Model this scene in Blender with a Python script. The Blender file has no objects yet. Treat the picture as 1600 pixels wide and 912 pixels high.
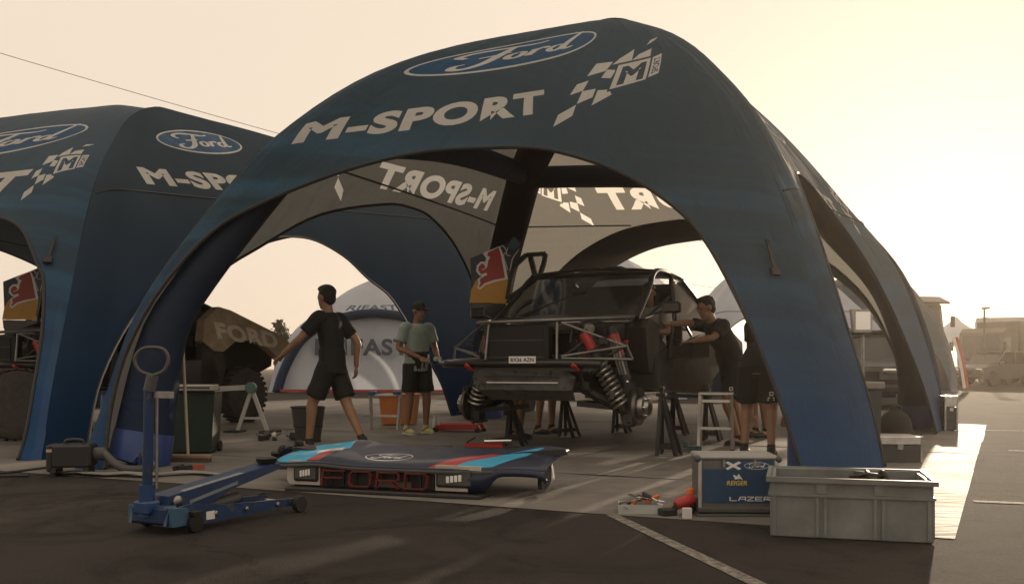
import bpy, bmesh, math, random
import numpy as np
from mathutils import Vector, Matrix, noise, geometry
random.seed(7); RNG = np.random.default_rng(7)
R = math.radians
SC = bpy.context.scene
COL = SC.collection
# ------------------------------------------------------------------ camera, sky, sun
cam_d = bpy.data.cameras.new('camera'); cam = bpy.data.objects.new('camera', cam_d); COL.objects.link(cam)
cam.location = (0, 0, .88); cam.rotation_euler = (R(90), 0, 0)
cam_d.sensor_width = 36; cam_d.lens = 33.75; cam_d.shift_y = .0744
cam_d.clip_start = .05; cam_d.clip_end = 3000
SC.camera = cam
SUN_AZ, SUN_EL = R(25), R(9)          # azimuth clockwise from the view direction
wd = bpy.data.worlds.new('World'); SC.world = wd; wd.use_nodes = True
nt = wd.node_tree; nt.nodes.clear()
sky = nt.nodes.new('ShaderNodeTexSky'); sky.sky_type = 'NISHITA'; sky.sun_disc = False
sky.sun_elevation = SUN_EL; sky.sun_rotation = SUN_AZ; sky.air_density = 1.3; sky.dust_density = 6.0; sky.ozone_density = 1.0
mixn = nt.nodes.new('ShaderNodeMix'); mixn.data_type = 'RGBA'; mixn.inputs[0].default_value = .98
mixn.inputs[7].default_value = (6.3, 5.3, 4.25, 1)
bg = nt.nodes.new('ShaderNodeBackground'); bg.inputs[1].default_value = .145
wo = nt.nodes.new('ShaderNodeOutputWorld')
hsn = nt.nodes.new('ShaderNodeHueSaturation'); hsn.inputs['Saturation'].default_value = .5
nt.links.new(sky.outputs[0], hsn.inputs['Color']); nt.links.new(hsn.outputs[0], mixn.inputs[6]); nt.links.new(mixn.outputs[2], bg.inputs[0]); nt.links.new(bg.outputs[0], wo.inputs[0])
sd = bpy.data.lights.new('sun', 'SUN'); sd.energy = 4.4; sd.angle = R(.8); sd.color = (1, .80, .58)
sun = bpy.data.objects.new('sun', sd); COL.objects.link(sun)
sdir = Vector((math.sin(SUN_AZ)*math.cos(SUN_EL), math.cos(SUN_AZ)*math.cos(SUN_EL), math.sin(SUN_EL)))
sun.rotation_euler = sdir.to_track_quat('Z', 'Y').to_euler()
sun.location = (0, 0, 30)
SC.view_settings.view_transform = 'Standard'; SC.view_settings.look = 'None'
SC.view_settings.exposure = 0; SC.view_settings.gamma = 1
SC.cycles.max_bounces = 8; SC.cycles.diffuse_bounces = 4; SC.cycles.transmission_bounces = 6; SC.cycles.volume_bounces = 0

# ------------------------------------------------------------------ materials
MATS = {}
def nodes_of(name):
    m = bpy.data.materials.new(name); m.use_nodes = True; t = m.node_tree
    b = t.nodes['Principled BSDF']; return m, t, b
def mat(name, col, rough=.6, metal=0, var=.12, scale=6, bump=0, bscale=40, coat=0, spec=.5, emit=None, wear=None, wscale=14, wpos=.64):
    if name in MATS: return MATS[name]
    m, t, b = nodes_of(name)
    b.inputs['Roughness'].default_value = rough; b.inputs['Metallic'].default_value = metal
    b.inputs['Coat Weight'].default_value = coat; b.inputs['Specular IOR Level'].default_value = spec
    tc = t.nodes.new('ShaderNodeTexCoord')
    if var > 0:
        nz = t.nodes.new('ShaderNodeTexNoise'); nz.inputs['Scale'].default_value = scale; nz.inputs['Detail'].default_value = 6
        nz.inputs['Roughness'].default_value = .65
        t.links.new(tc.outputs['Object'], nz.inputs['Vector'])
        rp = t.nodes.new('ShaderNodeValToRGB'); rp.color_ramp.elements[0].position = .3; rp.color_ramp.elements[1].position = .72
        c = np.array(col[:3]); rp.color_ramp.elements[0].color = (*np.clip(c*(1-var*1.6), 0, 1), 1); rp.color_ramp.elements[1].color = (*np.clip(c*(1+var), 0, 1), 1)
        t.links.new(nz.outputs['Fac'], rp.inputs[0]); t.links.new(rp.outputs[0], b.inputs['Base Color'])
        mr = t.nodes.new('ShaderNodeMapRange'); mr.inputs[3].default_value = max(0, rough-.12); mr.inputs[4].default_value = min(1, rough+.12)
        t.links.new(nz.outputs['Fac'], mr.inputs[0]); t.links.new(mr.outputs[0], b.inputs['Roughness'])
    else:
        b.inputs['Base Color'].default_value = (*col[:3], 1)
    if wear is not None:
        nw = t.nodes.new('ShaderNodeTexNoise'); nw.inputs['Scale'].default_value = wscale; nw.inputs['Detail'].default_value = 10; nw.inputs['Roughness'].default_value = .75; t.links.new(tc.outputs['Object'], nw.inputs['Vector'])
        rw = t.nodes.new('ShaderNodeValToRGB'); rw.color_ramp.elements[0].position = wpos; rw.color_ramp.elements[1].position = wpos+.05; t.links.new(nw.outputs['Fac'], rw.inputs[0])
        mw = t.nodes.new('ShaderNodeMix'); mw.data_type = 'RGBA'; t.links.new(rw.outputs[0], mw.inputs[0])
        if b.inputs['Base Color'].links: t.links.new(b.inputs['Base Color'].links[0].from_socket, mw.inputs[6])
        else: mw.inputs[6].default_value = (*col[:3], 1)
        mw.inputs[7].default_value = (*wear, 1); t.links.new(mw.outputs[2], b.inputs['Base Color'])
    if bump > 0:
        n2 = t.nodes.new('ShaderNodeTexNoise'); n2.inputs['Scale'].default_value = bscale; n2.inputs['Detail'].default_value = 5
        t.links.new(tc.outputs['Object'], n2.inputs['Vector'])
        bp = t.nodes.new('ShaderNodeBump'); bp.inputs['Strength'].default_value = bump; bp.inputs['Distance'].default_value = .02
        t.links.new(n2.outputs['Fac'], bp.inputs['Height']); t.links.new(bp.outputs[0], b.inputs['Normal'])
    if emit:
        b.inputs['Emission Color'].default_value = (*emit[:3], 1); b.inputs['Emission Strength'].default_value = emit[3]
    MATS[name] = m; return m

def fabric(name, low, high, streak=None, trans=.35, wr=.35, tmul=1.6, gtop=.42, tcol=None, spec=.16):
    """woven tent cloth: printed gradient from the foot to the top (uv.y), soft wrinkles, some light comes through"""
    if name in MATS: return MATS[name]
    m, t, b = nodes_of(name); t.nodes.remove(b); out = t.nodes['Material Output']
    uv = t.nodes.new('ShaderNodeUVMap'); sp = t.nodes.new('ShaderNodeSeparateXYZ'); t.links.new(uv.outputs[0], sp.inputs[0])
    rp = t.nodes.new('ShaderNodeValToRGB'); e = rp.color_ramp.elements; e[0].position = .03; e[0].color = (*low, 1); e[1].position = gtop; e[1].color = (*high, 1)
    t.links.new(sp.outputs[1], rp.inputs[0]); cur = rp.outputs[0]
    if streak:
        mp = t.nodes.new('ShaderNodeMapping'); mp.inputs['Scale'].default_value = (1.1, 22, 1); t.links.new(uv.outputs[0], mp.inputs[0])
        nz = t.nodes.new('ShaderNodeTexNoise'); nz.inputs['Scale'].default_value = 1; nz.inputs['Detail'].default_value = 3; t.links.new(mp.outputs[0], nz.inputs['Vector'])
        r2 = t.nodes.new('ShaderNodeValToRGB'); r2.color_ramp.elements[0].position = .47; r2.color_ramp.elements[1].position = .60; t.links.new(nz.outputs['Fac'], r2.inputs[0])
        band = t.nodes.new('ShaderNodeValToRGB'); be = band.color_ramp.elements; be[0].position = .05; be[0].color = (.25, .25, .25, 1); be[1].position = .52; be[1].color = (0, 0, 0, 1)
        x = be.new(.3); x.color = (.75, .75, .75, 1); x = be.new(.42); x.color = (.6, .6, .6, 1)
        t.links.new(sp.outputs[1], band.inputs[0])
        mu = t.nodes.new('ShaderNodeMath'); mu.operation = 'MULTIPLY'; t.links.new(r2.outputs[0], mu.inputs[0]); t.links.new(band.outputs[0], mu.inputs[1])
        mx = t.nodes.new('ShaderNodeMix'); mx.data_type = 'RGBA'; t.links.new(mu.outputs[0], mx.inputs[0]); t.links.new(cur, mx.inputs[6]); mx.inputs[7].default_value = (*streak, 1)
        cur = mx.outputs[2]
    tc = t.nodes.new('ShaderNodeTexCoord')
    n0 = t.nodes.new('ShaderNodeTexNoise'); n0.inputs['Scale'].default_value = .9; n0.inputs['Detail'].default_value = 4; t.links.new(tc.outputs['Object'], n0.inputs['Vector'])
    mr = t.nodes.new('ShaderNodeMapRange'); mr.inputs[3].default_value = .8; mr.inputs[4].default_value = 1.2; t.links.new(n0.outputs['Fac'], mr.inputs[0])
    vm = t.nodes.new('ShaderNodeVectorMath'); vm.operation = 'SCALE'; t.links.new(cur, vm.inputs[0]); t.links.new(mr.outputs[0], vm.inputs['Scale']); cur = vm.outputs[0]
    # wrinkles: long soft folds + finer ones
    mp2 = t.nodes.new('ShaderNodeMapping'); mp2.inputs['Scale'].default_value = (7, 2.2, 1); mp2.inputs['Rotation'].default_value = (0, 0, .5); t.links.new(uv.outputs[0], mp2.inputs[0])
    n1 = t.nodes.new('ShaderNodeTexNoise'); n1.inputs['Scale'].default_value = 1.4; n1.inputs['Detail'].default_value = 4; n1.inputs['Distortion'].default_value = .8; t.links.new(mp2.outputs[0], n1.inputs['Vector'])
    n4 = t.nodes.new('ShaderNodeTexNoise'); n4.inputs['Scale'].default_value = 2.6; n4.inputs['Detail'].default_value = 5; n4.inputs['Distortion'].default_value = 1.6; t.links.new(tc.outputs['Object'], n4.inputs['Vector'])
    bq = t.nodes.new('ShaderNodeBump'); bq.inputs['Strength'].default_value = min(1, wr*1.3); bq.inputs['Distance'].default_value = .05; t.links.new(n4.outputs['Fac'], bq.inputs['Height'])
    bp = t.nodes.new('ShaderNodeBump'); bp.inputs['Strength'].default_value = wr; bp.inputs['Distance'].default_value = .25; t.links.new(n1.outputs['Fac'], bp.inputs['Height']); t.links.new(bq.outputs[0], bp.inputs['Normal'])
    di = t.nodes.new('ShaderNodeBsdfPrincipled'); di.inputs['Roughness'].default_value = .65; di.inputs['Specular IOR Level'].default_value = spec
    t.links.new(cur, di.inputs['Base Color']); t.links.new(bp.outputs[0], di.inputs['Normal'])
    tr = t.nodes.new('ShaderNodeBsdfTranslucent'); v2 = t.nodes.new('ShaderNodeVectorMath'); v2.operation = 'SCALE'; v2.inputs['Scale'].default_value = tmul
    t.links.new(cur, v2.inputs[0]); t.links.new(v2.outputs[0], tr.inputs[0]); t.links.new(bp.outputs[0], tr.inputs['Normal'])
    if tcol: tr.inputs[0].default_value = (*tcol, 1); t.links.remove(tr.inputs[0].links[0])
    ms = t.nodes.new('ShaderNodeMixShader'); ms.inputs[0].default_value = trans
    t.links.new(di.outputs[0], ms.inputs[1]); t.links.new(tr.outputs[0], ms.inputs[2]); t.links.new(ms.outputs[0], out.inputs[0])
    MATS[name] = m; return m

# ------------------------------------------------------------------ mesh helpers
def link(o, parent=None):
    COL.objects.link(o)
    if parent is not None: o.parent = parent
    return o
def tag(o, label=None, cat=None, group=None, kind=None):
    if label: o['label'] = label
    if cat: o['category'] = cat
    if group: o['group'] = group
    if kind: o['kind'] = kind
    return o
def empty(name, loc, label, cat, group=None, rz=0, rot=None):
    o = bpy.data.objects.new(name, None); o.empty_display_size = .2; link(o); o.location = loc; o.rotation_euler = rot or (0, 0, rz)
    return tag(o, label, cat, group)
def mesh(name, V, Fc, m, parent=None, smooth=False, fmat=None, uv=None):
    me = bpy.data.meshes.new(name); me.from_pydata([tuple(map(float, v)) for v in V], [], [tuple(map(int, f)) for f in Fc]); me.update()
    for mm in (m if isinstance(m, (list, tuple)) else [m]):
        if mm: me.materials.append(mm)
    if fmat is not None: me.polygons.foreach_set('material_index', [int(x) for x in fmat])
    if uv is not None:
        l = me.uv_layers.new(name='UVMap'); vi = np.empty(len(me.loops), int); me.loops.foreach_get('vertex_index', vi)
        l.data.foreach_set('uv', np.asarray(uv, float)[vi].ravel())
    if smooth: me.polygons.foreach_set('use_smooth', [True]*len(me.polygons))
    o = bpy.data.objects.new(name, me); link(o, parent); return o
def nrm(v): v = np.asarray(v, float); return v/(np.linalg.norm(v)+1e-12)
class MB:
    """collects boxes, bars, tubes, prisms and lathes for ONE part"""
    def __init__(s): s.V = []; s.F = []
    def add(s, V, Fc):
        o = len(s.V); s.V += [tuple(v) for v in V]; s.F += [tuple(i+o for i in f) for f in Fc]; return s
    def box(s, c, d, rot=None, bev=0):
        x, y, z = [k/2 for k in d]
        if bev <= 0:
            V = [(-x,-y,-z),(x,-y,-z),(x,y,-z),(-x,y,-z),(-x,-y,z),(x,-y,z),(x,y,z),(-x,y,z)]
            Fc = [(0,3,2,1),(4,5,6,7),(0,1,5,4),(1,2,6,5),(2,3,7,6),(3,0,4,7)]
        else:
            b = min(bev, x*.9, y*.9, z*.9); V = []; idx = {}
            for sx in (-1,1):
                for sy in (-1,1):
                    for sz in (-1,1):
                        for a in range(3):
                            p = [sx*(x-b), sy*(y-b), sz*(z-b)]; p[a] = (sx, sy, sz)[a]*(x, y, z)[a]
                            idx[(sx,sy,sz,a)] = len(V); V.append(tuple(p))
            Fc = []
            for a in range(3):
                b1, b2 = (a+1) % 3, (a+2) % 3
                for sg in (-1, 1):
                    q = []
                    for (p1, p2) in ((-1,-1),(1,-1),(1,1),(-1,1)):
                        k = [0,0,0]; k[a] = sg; k[b1] = p1; k[b2] = p2; q.append(idx[(*k, a)])
                    Fc.append(tuple(q if sg > 0 else q[::-1]))
            for a in range(3):
                b1, b2 = (a+1) % 3, (a+2) % 3
                for p1 in (-1,1):
                    for p2 in (-1,1):
                        k0 = [0,0,0]; k1 = [0,0,0]; k0[a] = -1; k1[a] = 1; k0[b1] = k1[b1] = p1; k0[b2] = k1[b2] = p2
                        q = [idx[(*k0,b1)], idx[(*k1,b1)], idx[(*k1,b2)], idx[(*k0,b2)]]; Fc.append(tuple(q if p1*p2 > 0 else q[::-1]))
            for k in [(a,b_,c_) for a in (-1,1) for b_ in (-1,1) for c_ in (-1,1)]:
                q = (idx[(*k,0)], idx[(*k,1)], idx[(*k,2)]); Fc.append(q if k[0]*k[1]*k[2] > 0 else q[::-1])
        M = np.eye(3) if rot is None else np.array(rot)
        return s.add([np.array(v)@M.T+np.array(c, float) for v in V], Fc)
    def bar(s, a, b, w, h=None, up=(0,0,1)):
        a = np.array(a, float); b = np.array(b, float); h = h or w; t = nrm(b-a); sd_ = np.cross(t, up)
        if np.linalg.norm(sd_) < 1e-3: sd_ = np.cross(t, (1,0,0))
        sd_ = nrm(sd_); u = np.cross(sd_, t); M = np.stack([t, sd_, u], 1)
        return s.box((a+b)/2, (np.linalg.norm(b-a), w, h), M)
    def tube(s, pts, r, n=10, caps=True, side=None, r2=None, closed=False):
        P = np.array(pts, float); k = len(P); r = np.broadcast_to(np.array(r, float), (k,)); r2 = r if r2 is None else np.broadcast_to(np.array(r2, float), (k,))
        T = np.gradient(P, axis=0) if not closed else np.roll(P, -1, 0)-np.roll(P, 1, 0)
        T = T/(np.linalg.norm(T, axis=1)[:, None]+1e-12)
        if side is None:
            a = np.array((0,0,1.)) if abs(T[0][2]) < .9 else np.array((1.,0,0)); u = nrm(np.cross(T[0], a))
        else: u = nrm(side)
        V = []; an = np.linspace(0, 2*np.pi, n, endpoint=False)
        for i in range(k):
            u = u-T[i]*(u@T[i]); u = nrm(u); w = np.cross(T[i], u)
            for q in an: V.append(P[i]+u*np.cos(q)*r[i]+w*np.sin(q)*r2[i])
        Fc = []
        for i in range(k if closed else k-1):
            j = (i+1) % k
            for q in range(n): Fc.append((i*n+q, i*n+(q+1) % n, j*n+(q+1) % n, j*n+q))
        if caps and not closed: Fc.append(tuple(range(n))[::-1]); Fc.append(tuple((k-1)*n+q for q in range(n)))
        return s.add(V, Fc)
    def lathe(s, prof, c=(0,0,0), axis=(0,0,1), n=24, caps=True):
        ax = nrm(axis); a = np.array((1.,0,0)) if abs(ax[0]) < .9 else np.array((0,1.,0)); u = nrm(np.cross(ax, a)); w = np.cross(ax, u)
        V = []; c = np.array(c, float)
        for (r, h) in prof:
            for q in np.linspace(0, 2*np.pi, n, endpoint=False): V.append(c+ax*h+u*np.cos(q)*r+w*np.sin(q)*r)
        Fc = [(i*n+q, i*n+(q+1) % n, (i+1)*n+(q+1) % n, (i+1)*n+q) for i in range(len(prof)-1) for q in range(n)]
        if caps: Fc.append(tuple(range(n))[::-1]); Fc.append(tuple((len(prof)-1)*n+q for q in range(n)))
        return s.add(V, Fc)
    def prism(s, poly, th, o=(0,0,0), ex=(1,0,0), ey=(0,0,1), ez=None):
        ex = np.array(ex, float); ey = np.array(ey, float); ez = nrm(np.cross(ex, ey)) if ez is None else np.array(ez, float); o = np.array(o, float)
        n = len(poly); V = [o+ex*p[0]+ey*p[1]+ez*h for h in (0, th) for p in poly]
        return s.add(V, [tuple(range(n))[::-1], tuple(range(n, 2*n))]+[(i, (i+1) % n, n+(i+1) % n, n+i) for i in range(n)])
    def ell(s, c, r, n=14, m=9, rot=None):
        M = np.eye(3) if rot is None else np.array(rot); V = []; c = np.array(c, float)
        for i in range(m+1):
            th = math.pi*i/m
            for q in range(n):
                ph = 2*math.pi*q/n; V.append(M@np.array((r[0]*math.sin(th)*math.cos(ph), r[1]*math.sin(th)*math.sin(ph), r[2]*math.cos(th)))+c)
        return s.add(V, [(i*n+q, (i+1)*n+q, (i+1)*n+(q+1) % n, i*n+(q+1) % n) for i in range(m) for q in range(n)])
    def build(s, name, m, parent=None, smooth=False):
        o = mesh(name, s.V, s.F, m, parent)
        if smooth:
            me = o.data; me.polygons.foreach_set('use_smooth', [True]*len(me.polygons))
            if smooth != 'all': me.set_sharp_from_angle(angle=R(42 if smooth is True else smooth))
        return o
def bez(p, n=12):
    """smooth path through points (Catmull-Rom)"""
    P = [np.array(q, float) for q in p]; P = [2*P[0]-P[1]]+P+[2*P[-1]-P[-2]]; out = []
    for i in range(1, len(P)-2):
        for k in range(n):
            t = k/n; a, b, c, d = P[i-1:i+3]
            out.append(.5*((2*b)+(-a+c)*t+(2*a-5*b+4*c-d)*t*t+(-a+3*b-3*c+d)*t**3))
    out.append(P[-2]); return np.array(out)
def rotz(a): c, s_ = math.cos(a), math.sin(a); return np.array([[c,-s_,0],[s_,c,0],[0,0,1]])
def roty(a): c, s_ = math.cos(a), math.sin(a); return np.array([[c,0,s_],[0,1,0],[-s_,0,c]])
def rotx(a): c, s_ = math.cos(a), math.sin(a); return np.array([[1,0,0],[0,c,-s_],[0,s_,c]])

# ------------------------------------------------------------------ lettering as outlines
_txt = {}
def text_loops(body, bold=.0, shear=0., font=None):
    """outline loops of a text, normalised to the unit square"""
    key = (body, bold, shear)
    if key in _txt: return _txt[key]
    cu = bpy.data.curves.new('text', 'FONT'); cu.body = body; cu.offset = bold; cu.shear = shear; cu.resolution_u = 5; cu.space_character = 1.0+bold*2.2
    ob = bpy.data.objects.new('text', cu); COL.objects.link(ob); dg = bpy.context.evaluated_depsgraph_get(); dg.update()
    me = ob.evaluated_get(dg).to_mesh(); bm = bmesh.new(); bm.from_mesh(me); bmesh.ops.remove_doubles(bm, verts=bm.verts, dist=1e-4)
    nxt = {}
    for e in bm.edges:
        if len(e.link_faces) == 1:
            a, b = e.verts[0].index, e.verts[1].index; nxt.setdefault(a, []).append(b); nxt.setdefault(b, []).append(a)
    co = {v.index: (v.co.x, v.co.y) for v in bm.verts}; loops = []; seen = set()
    for st in nxt:
        if st in seen: continue
        lp = [st]; seen.add(st); cur = st
        while True:
            c = [k for k in nxt[cur] if k not in seen]
            if not c: break
            cur = c[0]; seen.add(cur); lp.append(cur)
        if len(lp) > 2: loops.append(np.array([co[i] for i in lp]))
    bm.free(); ob.evaluated_get(dg).to_mesh_clear(); bpy.data.objects.remove(ob); bpy.data.curves.remove(cu)
    al = np.concatenate(loops); mn = al.min(0); mx = al.max(0)
    _txt[key] = ([(l-mn)/(mx-mn) for l in loops], (mx-mn)[0]/(mx-mn)[1])
    return _txt[key]
def inside(pts, loops):
    c = np.zeros(len(pts), bool); x, y = pts[:, 0], pts[:, 1]
    for l in loops:
        a = l; b = np.roll(l, -1, 0)
        for (x1, y1), (x2, y2) in zip(a, b):
            if y1 == y2: continue
            k = ((y1 > y) != (y2 > y)) & (x < (x2-x1)*(y-y1)/(y2-y1)+x1); c ^= k
    return c
def stroke(pts, w, n=6):
    P = bez(pts, n) if len(pts) > 2 else np.array(pts, float); T = np.gradient(P, axis=0); T /= np.linalg.norm(T, axis=1)[:, None]+1e-9
    N = np.stack([-T[:, 1], T[:, 0]], 1); k = len(P); ws = np.interp(np.linspace(0, 1, k), np.linspace(0, 1, len(w)), w)[:, None]/2 if hasattr(w, '__len__') else w/2
    return np.concatenate([P+N*ws, (P-N*ws)[::-1]])
def oval(cx, cy, rx, ry, n=48): a = np.linspace(0, 2*np.pi, n, endpoint=False); return np.stack([cx+rx*np.cos(a), cy+ry*np.sin(a)], 1)
# every layer: (loops, material index); later layers paint over earlier ones. unit square coordinates
SCRIPT = [stroke([(.235,.60),(.20,.70),(.27,.80),(.42,.80),(.56,.76),(.63,.80)], [.03,.05,.06,.055,.03]),
          stroke([(.445,.78),(.40,.55),(.345,.33),(.265,.22),(.20,.26),(.205,.36),(.25,.38)], [.04,.06,.06,.05,.04,.02]),
          stroke([(.30,.53),(.38,.55),(.45,.58)], [.03,.045,.03]),
          stroke([(.50,.50),(.455,.46),(.445,.36),(.475,.31),(.515,.36),(.525,.46),(.50,.505),(.485,.50)], .042),
          stroke([(.585,.52),(.575,.42),(.555,.31)], .045), stroke([(.57,.40),(.60,.49),(.64,.52),(.655,.47)], [.03,.04,.05,.03]),
          stroke([(.745,.49),(.70,.48),(.67,.40),(.685,.32),(.72,.32),(.75,.40),(.755,.48)], .042),
          stroke([(.86,.86),(.80,.62),(.755,.38),(.775,.31),(.82,.35)], [.03,.045,.05,.045,.02])]
def ford_layers(w, b): return [([oval(.5,.5,.5,.5)], w), ([oval(.5,.5,.482,.445)], b)]+[([s_], w) for s_ in SCRIPT]
_fz = lambda L: np.array([((x-1095)/435, (475-y)/357) for x, y in L])
FLAG = [_fz(L) for L in ([(1095,475),(1112,435),(1178,402),(1168,440)], [(1150,365),(1172,322),(1215,308),(1198,350)], [(1180,400),(1196,352),(1247,345),(1238,378)],
        [(1206,288),(1235,226),(1302,224),(1276,268)], [(1238,408),(1255,352),(1300,352),(1312,372)], [(1300,240),(1330,210),(1392,170),(1382,228)],
        [(1380,230),(1415,200),(1475,180),(1465,220)], [(1452,160),(1475,135),(1530,118),(1495,142)], [(1262,300),(1282,262),(1318,268),(1300,305)])]
def flag_layers(w, d):
    L = [([f], w) for f in FLAG]
    L.append(([_fz([(1290,362),(1322,236),(1476,216),(1450,330)])], d)); L.append(([_fz([(1300,352),(1327,245),(1468,226),(1445,322)])], w))
    tl, _ = text_loops('M', .05)
    q = _fz([(1325,338),(1432,318),(1450,240),(1346,256)]); L.append(([bil(q, l) for l in tl], d))
    L.append(([_fz([(1455,315),(1477,225),(1522,212),(1500,300)])], w))
    tl, _ = text_loops('SPORT', .02); q = _fz([(1497,292),(1516,222),(1484,232),(1466,302)]); L.append(([bil(q, l) for l in tl], d))
    return L
def bil(q, p):
    p = np.asarray(p, float); u = p[:, :1]; v = p[:, 1:]
    return q[0]*(1-u)*(1-v)+q[1]*u*(1-v)+q[2]*u*v+q[3]*(1-u)*v
def resample(l, d):
    out = []
    for a, b in zip(l, np.roll(l, -1, 0)):
        k = max(1, int(np.ceil(np.linalg.norm(b-a)/d))); out += [a+(b-a)*i/k for i in range(k)]
    return np.array(out)
def printed(poly, layers, grid, sep=.1):
    """triangulate a 2-D outline together with the outlines of the print; returns points, triangles, material index"""
    V = []; E = []
    def addloop(l):
        o = len(V); V.extend([Vector((float(x), float(y))) for x, y in l]); n = len(l); E.extend([(o+i, o+(i+1) % n) for i in range(n)])
    poly = np.array(poly, float); addloop(poly)
    for loops, _ in layers:
        for l in loops:
            l = resample(l, sep); k = inside(l, [poly])
            if k.all(): addloop(l)
            else:
                o = len(V); V.extend([Vector((float(x), float(y))) for x, y in l]); n = len(l)
                E.extend([(o+i, o+(i+1) % n) for i in range(n)])
    mn = poly.min(0); mx = poly.max(0)
    gx, gy = np.meshgrid(np.arange(mn[0]+grid/2, mx[0], grid), np.arange(mn[1]+grid/2, mx[1], grid)); g = np.stack([gx.ravel(), gy.ravel()], 1)
    g = g[inside(g, [poly])]; V.extend([Vector((float(x), float(y))) for x, y in g])
    ov, oe, of, *_ = geometry.delaunay_2d_cdt(V, E, [], 0, 1e-5)
    P = np.array([(v.x, v.y) for v in ov]); T = [f for f in of if len(f) >= 3]
    C = np.array([P[list(f)].mean(0) for f in T]); k = inside(C, [poly]); T = [f for f, q in zip(T, k) if q]; C = C[k]
    mi = np.zeros(len(T), int)
    for loops, m_ in layers: mi[inside(C, loops)] = m_
    # counter-clockwise
    T2 = []
    for f in T:
        a, b, c = P[f[0]], P[f[1]], P[f[2]]
        T2.append(tuple(f) if (b[0]-a[0])*(c[1]-a[1])-(b[1]-a[1])*(c[0]-a[0]) > 0 else tuple(f)[::-1])
    return P, T2, mi
def decal(name, loops_layers, fn, mats, parent, poly=((0,0),(1,0),(1,1),(0,1)), grid=.25, sep=.2):
    """a printed sheet: fn maps unit coordinates to 3-D"""
    P, T, mi = printed(poly, loops_layers, grid, sep); V = [fn(x, y) for x, y in P]
    return mesh(name, V, T, mats, parent, fmat=mi, uv=P)
def letters(name, body, fn, m, parent, bold=.03, shear=0., grid=None):
    """raised flat lettering; fn maps the unit square to 3-D"""
    loops, asp = text_loops(body, bold, shear); P, T, mi = printed([(-.01,-.01),(1.01,-.01),(1.01,1.01),(-.01,1.01)], [(loops, 1)], 5, .2)
    T = [t for t, k in zip(T, mi) if k]; used = sorted({i for t in T for i in t}); mp = {i: j for j, i in enumerate(used)}
    return mesh(name, [fn(*P[i]) for i in used], [tuple(mp[i] for i in t) for t in T], m, parent)
# ------------------------------------------------------------------ ground
def ground_mat():
    m, t, b = nodes_of('asphalt'); tc = t.nodes.new('ShaderNodeTexCoord')
    n1 = t.nodes.new('ShaderNodeTexNoise'); n1.inputs['Scale'].default_value = .5; n1.inputs['Detail'].default_value = 8; n1.inputs['Roughness'].default_value = .7
    n2 = t.nodes.new('ShaderNodeTexNoise'); n2.inputs['Scale'].default_value = 90; n2.inputs['Detail'].default_value = 3
    vo = t.nodes.new('ShaderNodeTexVoronoi'); vo.inputs['Scale'].default_value = 120
    for n in (n1, n2, vo): t.links.new(tc.outputs['Object'], n.inputs['Vector'])
    rp = t.nodes.new('ShaderNodeValToRGB'); e = rp.color_ramp.elements; e[0].position = .3; e[0].color = (.022, .0185, .017, 1); e[1].position = .75; e[1].color = (.046, .040, .036, 1)
    t.links.new(n1.outputs['Fac'], rp.inputs[0])
    mr = t.nodes.new('ShaderNodeMapRange'); mr.inputs[3].default_value = .55; mr.inputs[4].default_value = 1.5; t.links.new(n2.outputs['Fac'], mr.inputs[0])
    vm = t.nodes.new('ShaderNodeVectorMath'); vm.operation = 'SCALE'; t.links.new(rp.outputs[0], vm.inputs[0]); t.links.new(mr.outputs[0], vm.inputs['Scale']); t.links.new(vm.outputs[0], b.inputs['Base Color'])
    n3 = t.nodes.new('ShaderNodeTexNoise'); n3.inputs['Scale'].default_value = .9; n3.inputs['Detail'].default_value = 9; n3.inputs['Roughness'].default_value = .72; n3.inputs['Distortion'].default_value = 1.5; t.links.new(tc.outputs['Object'], n3.inputs['Vector'])
    r3 = t.nodes.new('ShaderNodeValToRGB'); r3.color_ramp.elements[0].position = .34; r3.color_ramp.elements[0].color = (.45,.45,.45,1); r3.color_ramp.elements[1].position = .5; t.links.new(n3.outputs['Fac'], r3.inputs[0])
    v3 = t.nodes.new('ShaderNodeTexVoronoi'); v3.feature = 'DISTANCE_TO_EDGE'; v3.inputs['Scale'].default_value = .22; mpw = t.nodes.new('ShaderNodeVectorMath'); mpw.operation = 'MULTIPLY_ADD'; t.links.new(n3.outputs['Color'], mpw.inputs[0]); mpw.inputs[1].default_value = (1.2,1.2,0); t.links.new(tc.outputs['Object'], mpw.inputs[2]); t.links.new(mpw.outputs[0], v3.inputs['Vector'])
    r4 = t.nodes.new('ShaderNodeValToRGB'); r4.color_ramp.elements[0].position = .0015; r4.color_ramp.elements[0].color = (.3,.3,.3,1); r4.color_ramp.elements[1].position = .004; t.links.new(v3.outputs['Distance'], r4.inputs[0])
    m5 = t.nodes.new('ShaderNodeVectorMath'); m5.operation = 'MULTIPLY'; t.links.new(vm.outputs[0], m5.inputs[0]); t.links.new(r3.outputs[0], m5.inputs[1]); m6 = t.nodes.new('ShaderNodeVectorMath'); m6.operation = 'MULTIPLY'; t.links.new(m5.outputs[0], m6.inputs[0]); t.links.new(r4.outputs[0], m6.inputs[1]); t.links.new(m6.outputs[0], b.inputs['Base Color'])
    b.inputs['Roughness'].default_value = .9; b.inputs['Specular IOR Level'].default_value = .12
    bp = t.nodes.new('ShaderNodeBump'); bp.inputs['Strength'].default_value = .5; bp.inputs['Distance'].default_value = .006; t.links.new(vo.outputs['Distance'], bp.inputs['Height']); t.links.new(bp.outputs[0], b.inputs['Normal'])
    return m
tag(mesh('asphalt_ground', [(-580,-100,0),(580,-100,0),(580,1060,0),(-580,1060,0)], [(0,1,2,3)], ground_mat()), kind='structure')
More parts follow.
